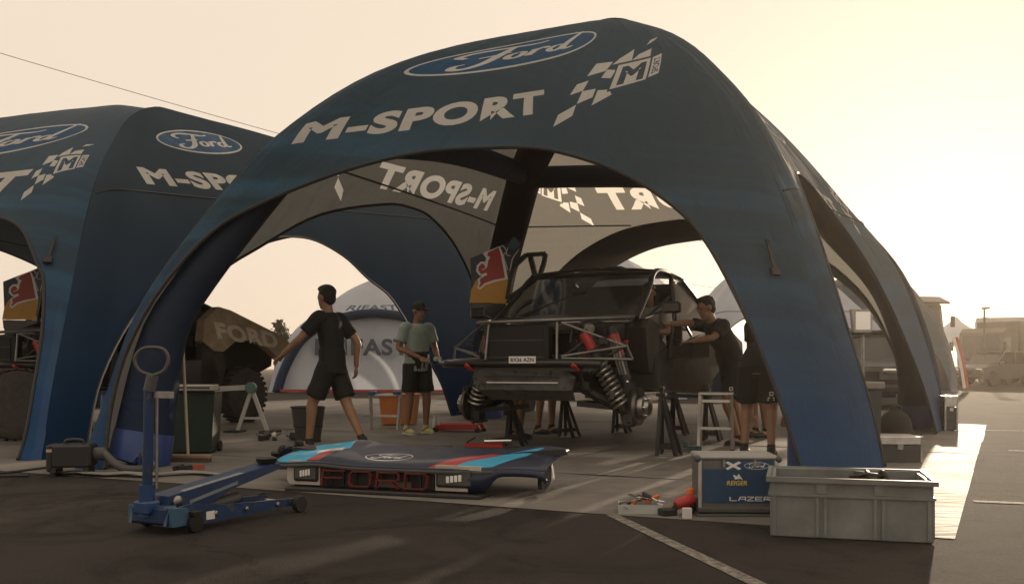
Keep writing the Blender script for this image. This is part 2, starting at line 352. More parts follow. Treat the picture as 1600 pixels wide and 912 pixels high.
def paint_mat():
    m, t, b = nodes_of('worn_paint'); out = t.nodes['Material Output']; tc = t.nodes.new('ShaderNodeTexCoord')
    n = t.nodes.new('ShaderNodeTexNoise'); n.inputs['Scale'].default_value = 22; n.inputs['Detail'].default_value = 8; n.inputs['Roughness'].default_value = .75; t.links.new(tc.outputs['Object'], n.inputs['Vector'])
    rp = t.nodes.new('ShaderNodeValToRGB'); e = rp.color_ramp.elements; e[0].position = .4; e[0].color = (.06, .05, .043, 1); e[1].position = .62; e[1].color = (.26, .235, .205, 1)
    t.links.new(n.outputs['Fac'], rp.inputs[0]); t.links.new(rp.outputs[0], b.inputs['Base Color']); b.inputs['Roughness'].default_value = .85
    return m
PAINT = paint_mat()
def gpt(px, py): Y = 1320/(py-575); return np.array(((px-800)/1500*Y, Y, 0))
def line(a, b, w):
    a = np.array((*a, .004)); b = np.array((*b, .004)); d = nrm(b-a); s_ = np.array((-d[1], d[0], 0))*w/2; k = 24; V = []; Fc = []
    for i in range(k+1):
        p = a+(b-a)*i/k; j = .012*noise.noise(Vector(p*1.7)); V += [p+s_*(1+j*6), p-s_*(1-j*6)]
        if i: Fc.append((2*i-2, 2*i-1, 2*i+1, 2*i))
    tag(mesh('parking_line', V, Fc, PAINT), kind='structure')
line((.60, 5.75), (1.22, 2.9), .075)
line((3.05, 6.35), (5.6, 5.4), .10)
line((6.3, 13.7), (12.5, 12.1), .11)
line((5.3, 10.25), (9.8, 8.6), .11)
line((12, 22), (30, 15.5), .12)
def vinyl_mat():
    m, t, b = nodes_of('vinyl_sheet'); tc = t.nodes.new('ShaderNodeTexCoord')
    n1 = t.nodes.new('ShaderNodeTexNoise'); n1.inputs['Scale'].default_value = 1.2; n1.inputs['Detail'].default_value = 8; n1.inputs['Roughness'].default_value = .65
    t.links.new(tc.outputs['Object'], n1.inputs['Vector'])
    rp = t.nodes.new('ShaderNodeValToRGB'); e = rp.color_ramp.elements; e[0].position = .28; e[0].color = (.11, .102, .092, 1); e[1].position = .7; e[1].color = (.22, .205, .187, 1)
    t.links.new(n1.outputs['Fac'], rp.inputs[0]); t.links.new(rp.outputs[0], b.inputs['Base Color'])
    mr = t.nodes.new('ShaderNodeMapRange'); mr.inputs[3].default_value = .52; mr.inputs[4].default_value = .8; b.inputs['Specular IOR Level'].default_value = .05; t.links.new(n1.outputs['Fac'], mr.inputs[0]); t.links.new(mr.outputs[0], b.inputs['Roughness'])
    mp = t.nodes.new('ShaderNodeMapping'); mp.inputs['Rotation'].default_value = (0, 0, -.45); mp.inputs['Scale'].default_value = (1.3, 6, 1); t.links.new(tc.outputs['Object'], mp.inputs[0])
    n2 = t.nodes.new('ShaderNodeTexNoise'); n2.inputs['Scale'].default_value = 1.6; n2.inputs['Detail'].default_value = 5; n2.inputs['Distortion'].default_value = 1.2; t.links.new(mp.outputs[0], n2.inputs['Vector'])
    bp = t.nodes.new('ShaderNodeBump'); bp.inputs['Strength'].default_value = .5; bp.inputs['Distance'].default_value = .03; t.links.new(n2.outputs['Fac'], bp.inputs['Height']); t.links.new(bp.outputs[0], b.inputs['Normal'])
    return m
VINYL = vinyl_mat()
SQ = np.array((2.3, 4.98)); SS = np.array((-.897, .442)); SR = np.array((.454, .89))
ev = [0, 1.9, 3.7, 5.45, 7.3, 9.2, 11.1, 14.2, 17.5]
for i in range(len(ev)-1):
    r0, r1 = ev[i]-.05, ev[i+1]; s0 = 0 if i < 6 else 1.2; s1 = 17; ns, nr = 70, 8; V = []; Fc = []
    for a in range(ns+1):
        for c in range(nr+1):
            s_ = s0+(s1-s0)*a/ns; r_ = r0+(r1-r0)*c/nr; j = .02*noise.noise(Vector((s_*.7, i*9.1, 0)))
            p = SQ+SS*(s_-j*(a == 0))+SR*(r_+j*(c == 0)); z = .008+.004*(i % 2)+.004*noise.noise(Vector((p[0]*1.6, p[1]*1.6, i)))+.003*noise.noise(Vector((p[0]*5, p[1]*5, i)))
            if a == 0 or c == 0 and i == 0: z = .004
            V.append((p[0], p[1], max(z, .004)))
            if a and c: k = a*(nr+1)+c; Fc.append((k-nr-2, k-nr-1, k, k-1))
    tag(mesh('floor_sheet', V, Fc, VINYL, smooth=True), kind='structure')

# ------------------------------------------------------------------ inflatable tents
def pchip(x, y, xi):
    x = np.array(x, float); y = np.array(y, float); h = np.diff(x); d = np.diff(y)/h; m = np.zeros(len(x)); m[0] = d[0]; m[-1] = d[-1]
    for i in range(1, len(x)-1):
        if d[i-1]*d[i] > 0: w1 = 2*h[i]+h[i-1]; w2 = h[i]+2*h[i-1]; m[i] = (w1+w2)/(w1/d[i-1]+w2/d[i])
    i = np.clip(np.searchsorted(x, xi)-1, 0, len(h)-1); s = (xi-x[i])/h[i]
    return (1+2*s)*(1-s)**2*y[i]+s*(1-s)**2*h[i]*m[i]+s*s*(3-2*s)*y[i+1]+s*s*(s-1)*h[i]*m[i+1]
class Beam:
    def __init__(s, foot, hub, tab):
        foot = np.array(foot, float); hub = np.array(hub, float); g, z = zip(*tab); gi = np.linspace(0, 1, 400); zi = pchip(g, np.array(z)/z[-1]*hub[2], gi)
        P = np.stack([foot[0]+(hub[0]-foot[0])*gi, foot[1]+(hub[1]-foot[1])*gi, zi], 1)
        L = np.concatenate([[0], np.cumsum(np.linalg.norm(np.diff(P, axis=0), axis=1))]); t = np.linspace(0, 1, 121)
        s.P = np.stack([np.interp(t, L/L[-1], P[:, k]) for k in range(3)], 1); s.len = L[-1]
        for _ in range(6): s.P[1:-1] = .25*s.P[:-2]+.5*s.P[1:-1]+.25*s.P[2:]
        T = np.gradient(s.P, axis=0); T /= np.linalg.norm(T, axis=1)[:, None]
        d = np.array([hub[0]-foot[0], hub[1]-foot[1], 0]); d /= np.linalg.norm(d)
        N = np.stack([-T[:, 2]*d[0], -T[:, 2]*d[1], T@d], 1); s.N = N/np.linalg.norm(N, axis=1)[:, None]; s.d = d
    def _i(s, A, t): t = np.clip(np.asarray(t, float), 0, 1)*120; i = np.minimum(t.astype(int), 119); f = (t-i)[..., None]; return A[i]*(1-f)+A[i+1]*f
    def at(s, t): return s._i(s.P, t)
    def nat(s, t): return s._i(s.N, t)
    extra = 0
    def off(s, t, r): return .15+s.extra+r+.22*np.clip(1-np.asarray(t)/.2, 0, 1)**1.5
    def core(s, t, r=.32): return s.at(t)-s.nat(t)*s.off(t, r)[..., None]
def panel_pt(bl, br, u, t, rnd=.14, rw=.5):
    L = bl.at(t); Rr = br.at(t); W = np.linalg.norm(Rr-L, axis=-1)+1e-6; P = L*(1-u)[..., None]+Rr*u[..., None]
    kl = np.maximum(0, 1-u*W/rw)**2; kr = np.maximum(0, 1-(1-u)*W/rw)**2; fade = np.clip((1-t)/.15, 0, 1)
    return P-bl.nat(t)*(rnd*kl*fade)[..., None]-br.nat(t)*(rnd*kr*fade)[..., None]
TA = [(0,0),(.02,.3),(.084,1.42),(.138,1.95),(.214,2.57),(.283,3.08),(.53,4.13),(.752,4.59),(1,5.0)]
TB = [(0,0),(.038,.53),(.128,1.41),(.247,2.5),(.377,3.39),(.52,4.0),(.627,4.39),(.8,4.81),(1,5.05)]
TCC = [(0,0),(.02,.5),(.06,1.2),(.17,2.35),(.33,3.1),(.58,4.13),(.8,4.7),(1,5.05)]
TD = [(0,0),(.03,.8),(.08,1.5),(.17,2.5),(.29,3.35),(.46,4.3),(.7,4.8),(1,5.05)]
AR_AB = [(.058,0),(.03,.06),(.018,.112),(.022,.154),(.049,.267),(.101,.323),(.192,.377),(.304,.418),(.414,.437),(.546,.445),(.682,.418),(.772,.374),(.829,.318),(.871,.217),(.893,.113),(.91,0)]
AR_BC = [(.06,0),(.062,.149),(.085,.25),(.117,.36),(.208,.45),(.35,.47),(.474,.447),(.535,.355),(.612,.224),(.65,.133),(.70,.05),(.72,0)]
AR_CD = [(.06,0),(.07,.1),(.1,.24),(.18,.345),(.3,.405),(.43,.426),(.53,.42),(.64,.40),(.745,.356),(.825,.295),(.9,.2),(.935,.1),(.95,0)]
AR_DA = [(.05,0),(.03,.12),(.03,.2),(.093,.272),(.244,.344),(.4,.385),(.5,.392),(.594,.384),(.75,.343),(.84,.277),(.889,.223),(.93,.1),(.95,0)]
Wm, Hm = 7.0, 8.0
def smooth_arch(a):
    p = bez([(x*Wm, y*Hm) for x, y in a], 5); p[:, 1] = np.maximum(p[:, 1], 0); return p
# print layouts in (u, t): quads bottom-left, bottom-right, top-right, top-left
LAY = dict(
  AB=dict(word=[(.08,.417),(.522,.515),(.499,.568),(.064,.458)], ford=[(.16,.545),(.60,.70),(.545,.84),(.10,.62)], flag=[(.55,.488),(.775,.512),(.86,.765),(.49,.70)]),
  SIDE=dict(word=[(.135,.435),(.66,.405),(.675,.452),(.11,.482)], ford=[(.22,.56),(.72,.56),(.68,.68),(.26,.68)], flag=[(.72,.37),(.93,.39),(.92,.53),(.73,.52)]),
  CD=dict(word=[(.13,.455),(.675,.452),(.714,.503),(.11,.51)], ford=[(.25,.6),(.7,.6),(.66,.71),(.29,.71)], flag=[(.715,.415),(.935,.43),(.925,.565),(.725,.56)]),
  PQ=dict(word=[(.10,.437),(.55,.51),(.52,.56),(.06,.482)], ford=[(.14,.565),(.58,.68),(.52,.80),(.09,.645)], flag=[(.6,.5),(.8,.5),(.82,.66),(.6,.66)]))
def sc_quad(q): return np.array([(x*Wm, y*Hm) for x, y in q])
def print_layers(lay, white, blue, dark):
    q = sc_quad(lay['ford']); L = [([bil(q, l) for l in lp], m_) for lp, m_ in ford_layers(white, blue)]
    q = sc_quad(lay['word']); lp, _ = text_loops('M-SPORT', .048); L.append(([bil(q, l) for l in lp], white))
    q = sc_quad(lay['flag']); L += [([bil(q, l) for l in lp], m_) for lp, m_ in flag_layers(white, dark)]
    return L
NAVY = fabric('tent_navy_cloth', (.018,.076,.20), (.032,.068,.098), streak=(.045,.125,.21), trans=.4, gtop=.3, wr=.38, tcol=(.29,.28,.25))
NAVY2 = fabric('tent_navy_opaque_cloth', (.014,.06,.17), (.026,.05,.075), streak=(.03,.09,.16), trans=.10, gtop=.3, wr=.12, tcol=(.10,.11,.12))  # darker, less translucent copy of the navy cloth, without a separate lining
NAVY_SHADED = fabric('tent_navy_shaded_cloth', (.008,.028,.070), (.036,.050,.064), trans=.02, gtop=.42, wr=.05, spec=0, tcol=(.02,.03,.04))  # copy of the navy cloth with the side panel's shade painted into its colour
WHITE_PR = fabric('tent_white_print', (.72,.70,.66), (.72,.70,.66), trans=.55, tmul=1.35)
OVAL_PR = fabric('tent_oval_blue', (.03,.085,.17), (.03,.085,.17), trans=.36, tmul=2)
PALE = fabric('tent_pale_cloth', (.40,.45,.54), (.47,.50,.56), trans=.3, tmul=1.2, wr=.2)
TUBE = fabric('beam_black_cloth', (.010,.024,.055), (.016,.016,.018), trans=.04, wr=.3, gtop=.5)
FOOT = mat('beam_foot_blue', (.025,.055,.19), .45, var=.1, bump=.1, bscale=9)
SEAM = mat('seam_tape', (.012,.016,.02), .7, var=0)
PIPE = mat('black_piping', (.008,.008,.009), .6, var=0)
GREYPR = mat('grey_print', (.05,.06,.085), .6, var=0)
def seam_run(po, bl, br, run, ts, nn, o3):
    a = np.array(run); X = panel_pt(bl, br, a, np.full(len(a), ts))-nn*(.10*4*a*(1-a)*np.sin(np.pi*ts))[:, None]-o3
    MB().tube(X, .011, 5).build('seam', SEAM, po, True)
def make_tent(name, feet, hub, tabs, archs, lays, cloth, label, group=None, rad=(.25,.25,.25,.25), res=.33, spread=(), walls=(), foot=True, layers_fn=None, straps=(), extra=0, pcloth={}, xtra={}):
    base = empty(name, (hub[0], hub[1], 0), label, 'tent', group); o3 = np.array((hub[0], hub[1], 0))
    B = [Beam(f, hub, tb) for f, tb in zip(feet, tabs)]; n = len(B)
    for b in B: b.extra = extra
    for q_, x_ in xtra.items(): B[q_].extra = x_
    for i in range(n):
        bl, br = B[i], B[(i+1) % n]; arch = smooth_arch(archs[i])
        poly = np.concatenate([[(0, 0)], arch, [(Wm, 0), (Wm, .992*Hm), (0, .992*Hm)]])
        keep = [0]
        for k in range(1, len(poly)):
            if np.linalg.norm(poly[k]-poly[keep[-1]]) > .012: keep.append(k)
        poly = resample(poly[keep], .2)
        if layers_fn: lay = layers_fn(i)
        else: lay = print_layers(LAY[lays[i]], 1, 2, 0) if lays and lays[i] else []
        P, T, mi = printed(poly, lay, res, .12)
        X = panel_pt(bl, br, P[:, 0]/Wm, P[:, 1]/Hm)
        # tension: the cloth hollows a little between the beams, with faint ripples
        a, b = P[:, 0]/Wm, P[:, 1]/Hm
        nn = nrm(np.cross(br.at(.5)-bl.at(.5), np.array((0, 0, 1.)))); nn = nn if nn@(bl.at(.3)+br.at(.3)-2*np.array((hub[0], hub[1], 0))) > 0 else -nn
        rip = np.array([noise.noise(Vector((p[0]*.8+i*7, p[1]*.8, hub[0]))) for p in P])
        X = X-nn*((.10*4*a*(1-a)*np.sin(np.pi*np.clip(b, 0, 1))+.012*rip))[:, None]
        X[:, 2] = np.maximum(X[:, 2], .012)
        po = mesh('canopy_panel', X-o3, T, pcloth.get(i, cloth), base, smooth=True, fmat=mi, uv=np.stack([P[:, 0]/Wm, P[:, 1]/Hm], 1))
        aX = panel_pt(bl, br, arch[:, 0]/Wm, arch[:, 1]/Hm)-nn*(.10*4*(arch[:, 0]/Wm)*(1-arch[:, 0]/Wm)*np.sin(np.pi*arch[:, 1]/Hm))[:, None]-o3; aX[:, 2] = np.maximum(aX[:, 2], .02)
        MB().tube(aX, .018, 6).build('piping', PIPE, po, True)
        for ts in ((.415,) if not layers_fn and i > 0 else ()):
            us = np.linspace(.01, .99, 60); ab_ = np.interp(us, arch[np.argsort(arch[:, 0]), 0]/Wm, arch[np.argsort(arch[:, 0]), 1]/Hm); run = []
            for u_, e_ in zip(us, ab_):
                if ts > e_+.004: run.append(u_)
                else:
                    if len(run) > 3: seam_run(po, bl, br, run, ts, nn, o3)
                    run = []
            if len(run) > 3: seam_run(po, bl, br, run, ts, nn, o3)
        if i in walls:
            k = len(arch); wl = aX+o3-nn*.03; c = wl.mean(0); mid = np.array([c[0], c[1], .3])
            V = list(wl-o3); Fc = []
            # wall fills the arch, in rows down to the ground
            rows = 6; V = []
            for rr in range(rows+1):
                for w in wl: q = w.copy(); q[2] = max(.02, w[2]*(1-rr/rows)+.03*(rr/rows)); V.append(q-o3)
            for rr in range(rows):
                for c_ in range(k-1): Fc.append((rr*k+c_, (rr+1)*k+c_, (rr+1)*k+c_+1, rr*k+c_+1))
            mesh('wall_panel', V, Fc, cloth[0], po, smooth=True, uv=[(.5, .5)]*len(V))
    for i, b in enumerate(B):
        r = rad[i]; flare = .22 if r > .18 else .6; t = np.linspace(0, .95, 34); C = b.core(t, r); side = np.cross(b.d, (0, 0, 1))
        rr = r*(1+flare*np.clip(1-t/.22, 0, 1)); C[:, 2] = np.maximum(C[:, 2], .01)
        mb = MB().tube(C-o3, rr, 16, side=side); o = mb.build('inflatable_beam', TUBE, base, 'all')
        l = o.data.uv_layers.new(name='UVMap'); vi = np.empty(len(o.data.loops), int); o.data.loops.foreach_get('vertex_index', vi); l.data.foreach_set('uv', np.stack([np.zeros(len(vi)), np.repeat(t, 16)[vi]], 1).ravel())
        if foot:
            t = np.linspace(0, .52/b.len, 5); C = b.core(t, r); C[:, 2] = np.maximum(C[:, 2], .006)
            MB().tube(C-o3, (r*(1+flare*np.clip(1-t/.22, 0, 1))+.006), 16, side=side).build('beam_foot', FOOT, o, True)
    MB().lathe([(.24,-.10),(.16,-.07),(.06,-.05)], np.array(hub)-o3, n=20).build('hub_cap', cloth[0], base, True)
    for (i, ti, j, tj) in spread:
        a = B[i].core(np.array(ti), .25); b = B[j].core(np.array(tj), .25); m_ = (a+b)/2+np.array((0, 0, .12))
        MB().tube(bez([a, m_, b], 10)-o3, .165, 14).build('cross_tube', TUBE, base, 'all')
    for (i, u, t, ln) in straps:
        bl, br = B[i], B[(i+1) % n]; p = panel_pt(bl, br, np.array([u]), np.array([t]))[0]; q = panel_pt(bl, br, np.array([u]), np.array([t-ln/8]))[0]
        out = nrm(np.cross(br.at(.3)-bl.at(.3), (0, 0, 1)))*.03; MB().bar(p+out-o3, q+out-o3, .035, .012).bar(q+out-o3, q+out+(q-p)*.25-o3, .09, .03).build('strap', PIPE, base)
    return base, B
AR_PQ = [(.05,0),(.06,.1),(.1,.2),(.17,.26),(.293,.309),(.36,.338),(.458,.342),(.537,.311),(.589,.268),(.641,.236),(.673,.195),(.714,.134),(.765,.064),(.789,0)]
TQ = [(0,0),(.015,.75),(.04,1.75),(.09,2.8),(.18,3.7),(.4,4.5),(.7,4.9),(1,5.05)]
AR_OP = [(.05,0),(.05,.15),(.1,.25),(.25,.33),(.45,.36),(.65,.362),(.78,.352),(.871,.33),(.935,.267),(.954,.241),(.971,.161),(.976,.056),(.97,0)]
LAY['PQ'] = dict(word=[(.105,.433),(.50,.445),(.48,.495),(.08,.474)], ford=[(.16,.53),(.46,.59),(.43,.69),(.10,.635)], flag=[(.55,.46),(.7,.46),(.7,.58),(.55,.58)])
LAY['OP'] = dict(word=[(.2,.34),(.80,.39),(.82,.46),(.2,.41)], ford=[(.42,.47),(.87,.545),(.90,.66),(.36,.59)], flag=[(.84,.384),(.985,.40),(.954,.55),(.75,.54)])
CL = [NAVY, WHITE_PR, OVAL_PR]
GT = 'navy inflatable service tents standing side by side'
HUB = (1.2, 11.4, 5.05)
T1, T1B = make_tent('service_tent', [(-3.9,8.25),(3.05,8.0),(6.6,14.5),(-.65,17.5)], HUB, [TA,TB,TCC,TD], [AR_AB,AR_BC,AR_CD,AR_DA], ['AB','SIDE','CD','SIDE'], CL,
    'navy blue inflatable arch tent with white lettering, sheltering the stripped black rally car', GT, res=.26, rad=(.178,.25,.26,.26), xtra={0: .10}, spread=[(3,.572,0,.51),(3,.565,2,.545)], straps=[(0,.93,.32,.34)])
# dark awning that runs back from the rear arch
def awning():
    a = smooth_arch(AR_CD); bl, br = T1B[2], T1B[3]; X = panel_pt(bl, br, a[:, 0]/Wm, a[:, 1]/Hm); o3 = np.array((HUB[0], HUB[1], 0)); d = np.array((.34,.94,0)); V = []; Fc = []; n = len(X); rows = 8
    k0, k1 = 0, n
    X = X[k0:k1]; n = len(X); c = X.mean(0)
    for r_ in range(rows+1):
        f = r_/rows
        for i, p in enumerate(X):
            q = p+d*(-.02+2.4*f)+np.array((0,0,.02))+np.array((0, 0, -.10*math.sin(math.pi*f))); q[:2] += (q[:2]-c[:2])*.03*f; V.append(q-o3)
    for r_ in range(rows):
        for i in range(n-1): Fc.append((r_*n+i, r_*n+i+1, (r_+1)*n+i+1, (r_+1)*n+i))
    mesh('rear_awning', V, Fc, TUBE, T1, smooth=True, uv=[(.5,.5)]*len(V))
awning()
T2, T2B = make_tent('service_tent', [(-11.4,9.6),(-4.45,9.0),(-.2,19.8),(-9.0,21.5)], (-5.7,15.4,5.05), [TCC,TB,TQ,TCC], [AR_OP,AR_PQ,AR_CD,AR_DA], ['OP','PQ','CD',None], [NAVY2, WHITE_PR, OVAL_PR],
    'navy inflatable tent with a pointed corner, sheltering the rally car with tan rear bodywork', GT, rad=(.2,.17,.22,.22), extra=.12, straps=[(0,.955,.32,.3)], pcloth={1: [NAVY_SHADED, WHITE_PR, OVAL_PR]})
T4, T4B = make_tent('service_tent', [(9.5,34.5),(17.0,36.5),(20.0,43.5),(11,43)], (14.6,38.6,5.2), [TCC]*4, [AR_CD,AR_CD,AR_CD,AR_CD], None, CL,
    'farthest navy inflatable tent, with a red and white banner strip on its foot', GT, foot=False)
def ring(cx, cy, r_, a0): return [(cx+r_*math.cos(R(a0+90*k)), cy+r_*math.sin(R(a0+90*k))) for k in range(4)]
GW = 'pale inflatable tents across the yard'
def rast_layers(word, i_on, q, bold=.03):
    def f(i):
        if i != i_on: return []
        lp, _ = text_loops(word, bold); Q = sc_quad(q); return [([bil(Q, l) for l in lp], 1)]
    return f
W1, W1B = make_tent('pale_tent', [(-8.9,34.6),(-1.2,33.6),(.2,43),(-8.2,44)], (-4.5,39.2,4.9), [TCC]*4, [AR_CD]*4, None, [PALE, GREYPR],
    'pale inflatable tent with a closed front wall lettered in grey behind the walking man', GW, walls=(0,), foot=False, layers_fn=rast_layers('RIFAST', 0, [(.22,.455),(.62,.455),(.6,.50),(.23,.50)]))
def wall_pos(B, i, u, off):
    a = smooth_arch(AR_CD); X = panel_pt(B[i], B[(i+1) % 4], a[:, 0]/Wm, a[:, 1]/Hm); k = np.interp(u, a[:, 0]/Wm, np.arange(len(a))); j = int(min(k, len(a)-2)); p = X[j]*(1-(k-j))+X[j+1]*(k-j)
    return p
WA, WB_ = wall_pos(W1B, 0, .3, 0), wall_pos(W1B, 0, .86, 0)
def wfn(x, y):
    p = wall_pos(W1B, 0, .14+.56*x, 0); return (p[0]+.03+4.5, p[1]-.16-39.2, 1.35+.62*y)
letters('lettering', 'RIFAST', wfn, GREYPR, W1, .03, .0)
tb = smooth_arch(AR_CD); tx = panel_pt(W1B[0], W1B[1], tb[:, 0]/Wm, tb[:, 1]/Hm)-np.array((-4.5,39.2,0)); tx[:, 1] -= .1
MB().tube(tx, .17, 10).build('front_arch_tube', TUBE, W1, 'all')
MB().bar((tx[0][0], tx[0][1]-.05, .08), (tx[-1][0], tx[-1][1]-.05, .08), .05, .09).build('skirt_strip', mat('dull_red', (.30,.03,.03), .6), W1)
W2, W2B = make_tent('pale_tent', [(-6.6,47),(1.2,46),(3,54),(-5.5,55)], (-2.6,50.5,6.1), [TCC]*4, [AR_CD]*4, None, [PALE, GREYPR],
    'taller pale inflatable tent with grey lettering rising behind the closed one', GW, foot=False, layers_fn=rast_layers('RAST', 0, [(.12,.46),(.7,.46),(.68,.58),(.13,.58)], .04))
make_tent('pale_tent', ring(3.2, 31, 4.6, 20), (3.2,31,4.65), [TCC]*4, [AR_CD]*4, None, [PALE], 'plain pale inflatable tent with one sunlit side, seen under the rear awning', GW, foot=False)
make_tent('pale_tent', ring(8.6, 32, 4.6, 45), (8.6,32,4.8), [TCC]*4, [AR_CD]*4, None, [PALE], 'plain pale inflatable tent behind the mechanic leaning into the car', GW, foot=False)
# ------------------------------------------------------------------ small things on the floor
BLUE = mat('jack_blue_paint', (.006,.030,.095), .42, var=.18, scale=9, bump=.05, coat=.2, wear=(.06,.055,.05), wscale=11, wpos=.56)
BLACK = mat('black_plastic', (.014,.013,.013), .5, var=.2, scale=12)
RUBBER = mat('rubber', (.018,.017,.016), .8, var=.2)
STEEL = mat('dull_steel', (.35,.34,.32), .38, 1, var=.15, scale=14)
ALU = mat('brushed_aluminium', (.62,.60,.57), .34, .9, var=.12, scale=10)
CHROME = mat('bright_metal', (.7,.69,.66), .18, 1, var=.05)
IRON = mat('black_iron', (.022,.021,.021), .42, .4, var=.2)
REDP = mat('red_paint', (.38,.028,.02), .4, var=.12)
ORANGE = mat('orange_plastic', (.62,.16,.03), .5, var=.1)
OFFW = mat('off_white', (.62,.60,.56), .5, var=.08)
GREYC = mat('crate_grey_plastic', (.155,.165,.162), .5, var=.22, scale=4, bump=.04, bscale=30, wear=(.25,.25,.23), wscale=24, wpos=.66)
DKGREY = mat('dark_grey', (.06,.06,.06), .55, var=.15)
WOOD = mat('broom_wood', (.26,.19,.12), .6, var=.2)
def frame(o, d): return math.atan2(d[1], d[0])
# --- blue trolley jack (x = towards the saddle)
jd = np.array((.50,.866)); J = empty('trolley_jack', (-1.93,5.12,0), 'blue trolley jack with its handle standing upright on the asphalt', 'trolley jack', rz=math.atan2(jd[1], jd[0]))
for s_ in (-1, 1):
    poly = [(-.02,.05),(0,.13),(.16,.15),(.42,.115),(.98,.085),(1.0,.045),(.3,.03),(.05,.035)]
    MB().prism(poly, .022, (0, s_*.135-.011, 0), (1,0,0), (0,0,1), (0,1,0)).build('side_rail', BLUE, J)
    w = MB().lathe([(.02,-.022),(.048,-.02),(.052,0),(.048,.02),(.02,.022)], (.97, s_*.165, .052), (0,1,0), 18).build('front_wheel', RUBBER, J, True)
    w = MB().lathe([(.02,-.018),(.046,-.017),(.05,0),(.046,.017),(.02,.018)], (.14, s_*.185, .05), (0,1,0), 18).box((.14, s_*.185, .105), (.07,.06,.02)).build('rear_caster', IRON, J, True)
    MB().prism([(0,.0),(.16,.0),(.1,.09),(.0,.1)], .05, (.0, s_*.12-.025+.03*s_, .045), (1,0,0), (0,0,1), (0,1,0)).build('rear_bracket', mat('jack_light_blue', (.03,.09,.15), .5), J)
MB().box((.03,0,.10), (.10,.27,.10), bev=.015).build('rear_block', BLUE, J)
MB().tube([(.97,-.18,.052),(.97,.18,.052)], .014, 10).build('front_axle', STEEL, J, True)
poly = [(.04,.10),(.06,.195),(.16,.21),(.84,.30),(.90,.30),(.90,.268),(.5,.185),(.3,.105)]
MB().prism(poly, .15, (0,-.075,0), (1,0,0), (0,0,1), (0,1,0)).build('lift_arm', BLUE, J)
MB().prism([(.16,.2095),(.60,.268),(.60,.271),(.16,.2125)], .04, (0,-.078,0), (1,0,0), (0,0,1), (0,1,0)).build('worn_edge', mat('scuffed_grey', (.2,.22,.24), .5, var=.3, scale=30), J)
MB().lathe([(.03,-.04),(.06,0),(.065,.02),(.04,.03)], (.86,0,.312), n=20).build('saddle', IRON, J, True)
MB().tube([(.30,0,.09),(.62,0,.12)], .035, 14).build('ram', DKGREY, J, True)
h0 = np.array((-.005,.02,.14)); h1 = h0+np.array((-.01,-.03,.62)); h2 = h0+np.array((.0,-.045,.70))
MB().tube([h0, h1], .026, 14).build('handle_pole', BLUE, J, True)
MB().tube([h0-np.array((0,0,.05)), h0+np.array((0,0,.12))], .042, 14).box(h0, (.09,.12,.07), bev=.01).build('handle_socket', mat('jack_dark_blue', (.01,.045,.14), .4), J, True)
MB().tube([h1, h2], .031, 12).build('grip_collar', DKGREY, J, True)
pts = bez([h2, h2+(0,.07,.03), h2+(0,.095,.10), h2+(0,.05,.16), h2+(0,-.05,.16), h2+(0,-.085,.10), h2+(0,-.06,.03), h2], 5)
MB().tube(np.stack([pts[:,0]+(pts[:,1]-h2[1])*(-.5), h2[1]+(pts[:,1]-h2[1])*.85, h2[2]+(pts[:,2]-h2[2])*.9], 1), .0095, 10).build('loop_grip', mat('grip_grey', (.07,.065,.06), .6), J, True)
MB().tube([h0+(.03,-.04,.1), h0+(.025,-.05,.6)], .008, 8).box(h1+(.02,-.09,-.02), (.03,.12,.035)).build('release_rod', STEEL, J)
for s_ in (-1,1):
    for bx_ in (.06,.32,.55,.80): MB().lathe([(.014,0),(.014,.008),(.008,.012)], (bx_, s_*.147, .085-.02*bx_), (0,s_,0), 8).build('bolt', STEEL, J)
    MB().lathe([(.03,0),(.03,.012),(.018,.018)], (.11, s_*.076, .165), (0,s_,0), 14).build('pivot_cap', STEEL, J, True)
MB().prism([(.2,.14),(.55,.21),(.55,.228),(.2,.158)], .003, (0,-.0785,0), (1,0,0), (0,0,1), (0,1,0)).build('warning_strip', mat('strip_grey', (.16,.19,.22), .5), J)
MB().box((.28,-.1495,.072), (.06,.003,.045)).build('sticker', OFFW, J)

# --- nose section lying on the ground
NX = nrm((.944,-.33,0)); NY = nrm((.33,.944,0)); N0 = np.array((-1.66,6.93,0)); ANG = math.atan2(NX[1], NX[0])
NS = empty('car_nose_section', N0, 'detached rally car nose with grille lettering, lamps and cyan corners lying on the ground', 'car bodywork', rz=ANG)
PNAVY = mat('paint_navy', (.010,.017,.042), .38, coat=.15, var=.15, spec=.35); PCYAN = mat('paint_cyan', (.025,.33,.54), .4, coat=.15, var=.08); PRED = mat('paint_red', (.36,.03,.03), .4, coat=.15, var=.08)
PWHITE = mat('paint_white', (.70,.69,.66), .3, coat=.4, var=.04)
def nose_z(x, y):   # x 0..2.2 along, y 0..1 backwards
    u = x/2.2; crown = .055*math.exp(-((u-.12)/.09)**2)+.05*math.exp(-((u-.80)/.10)**2)
    return .222+.055*y**.8+crown*(.3+.5*y)-.05*max(0, u-.9)*10*(1-y)-.03*(1-y)**6
def nose_pt(u, v):
    x = -.10+2.06*u; front = .02+.14*max(0, u-.68)*1.5+.10*(max(0,.1-u)*10)**2*.3; back = .80-.12*abs(u-.5)*2
    y = front+(back-front)*v; return (x, y, nose_z(max(0, x), v))
U = lambda L: np.array(L, float)
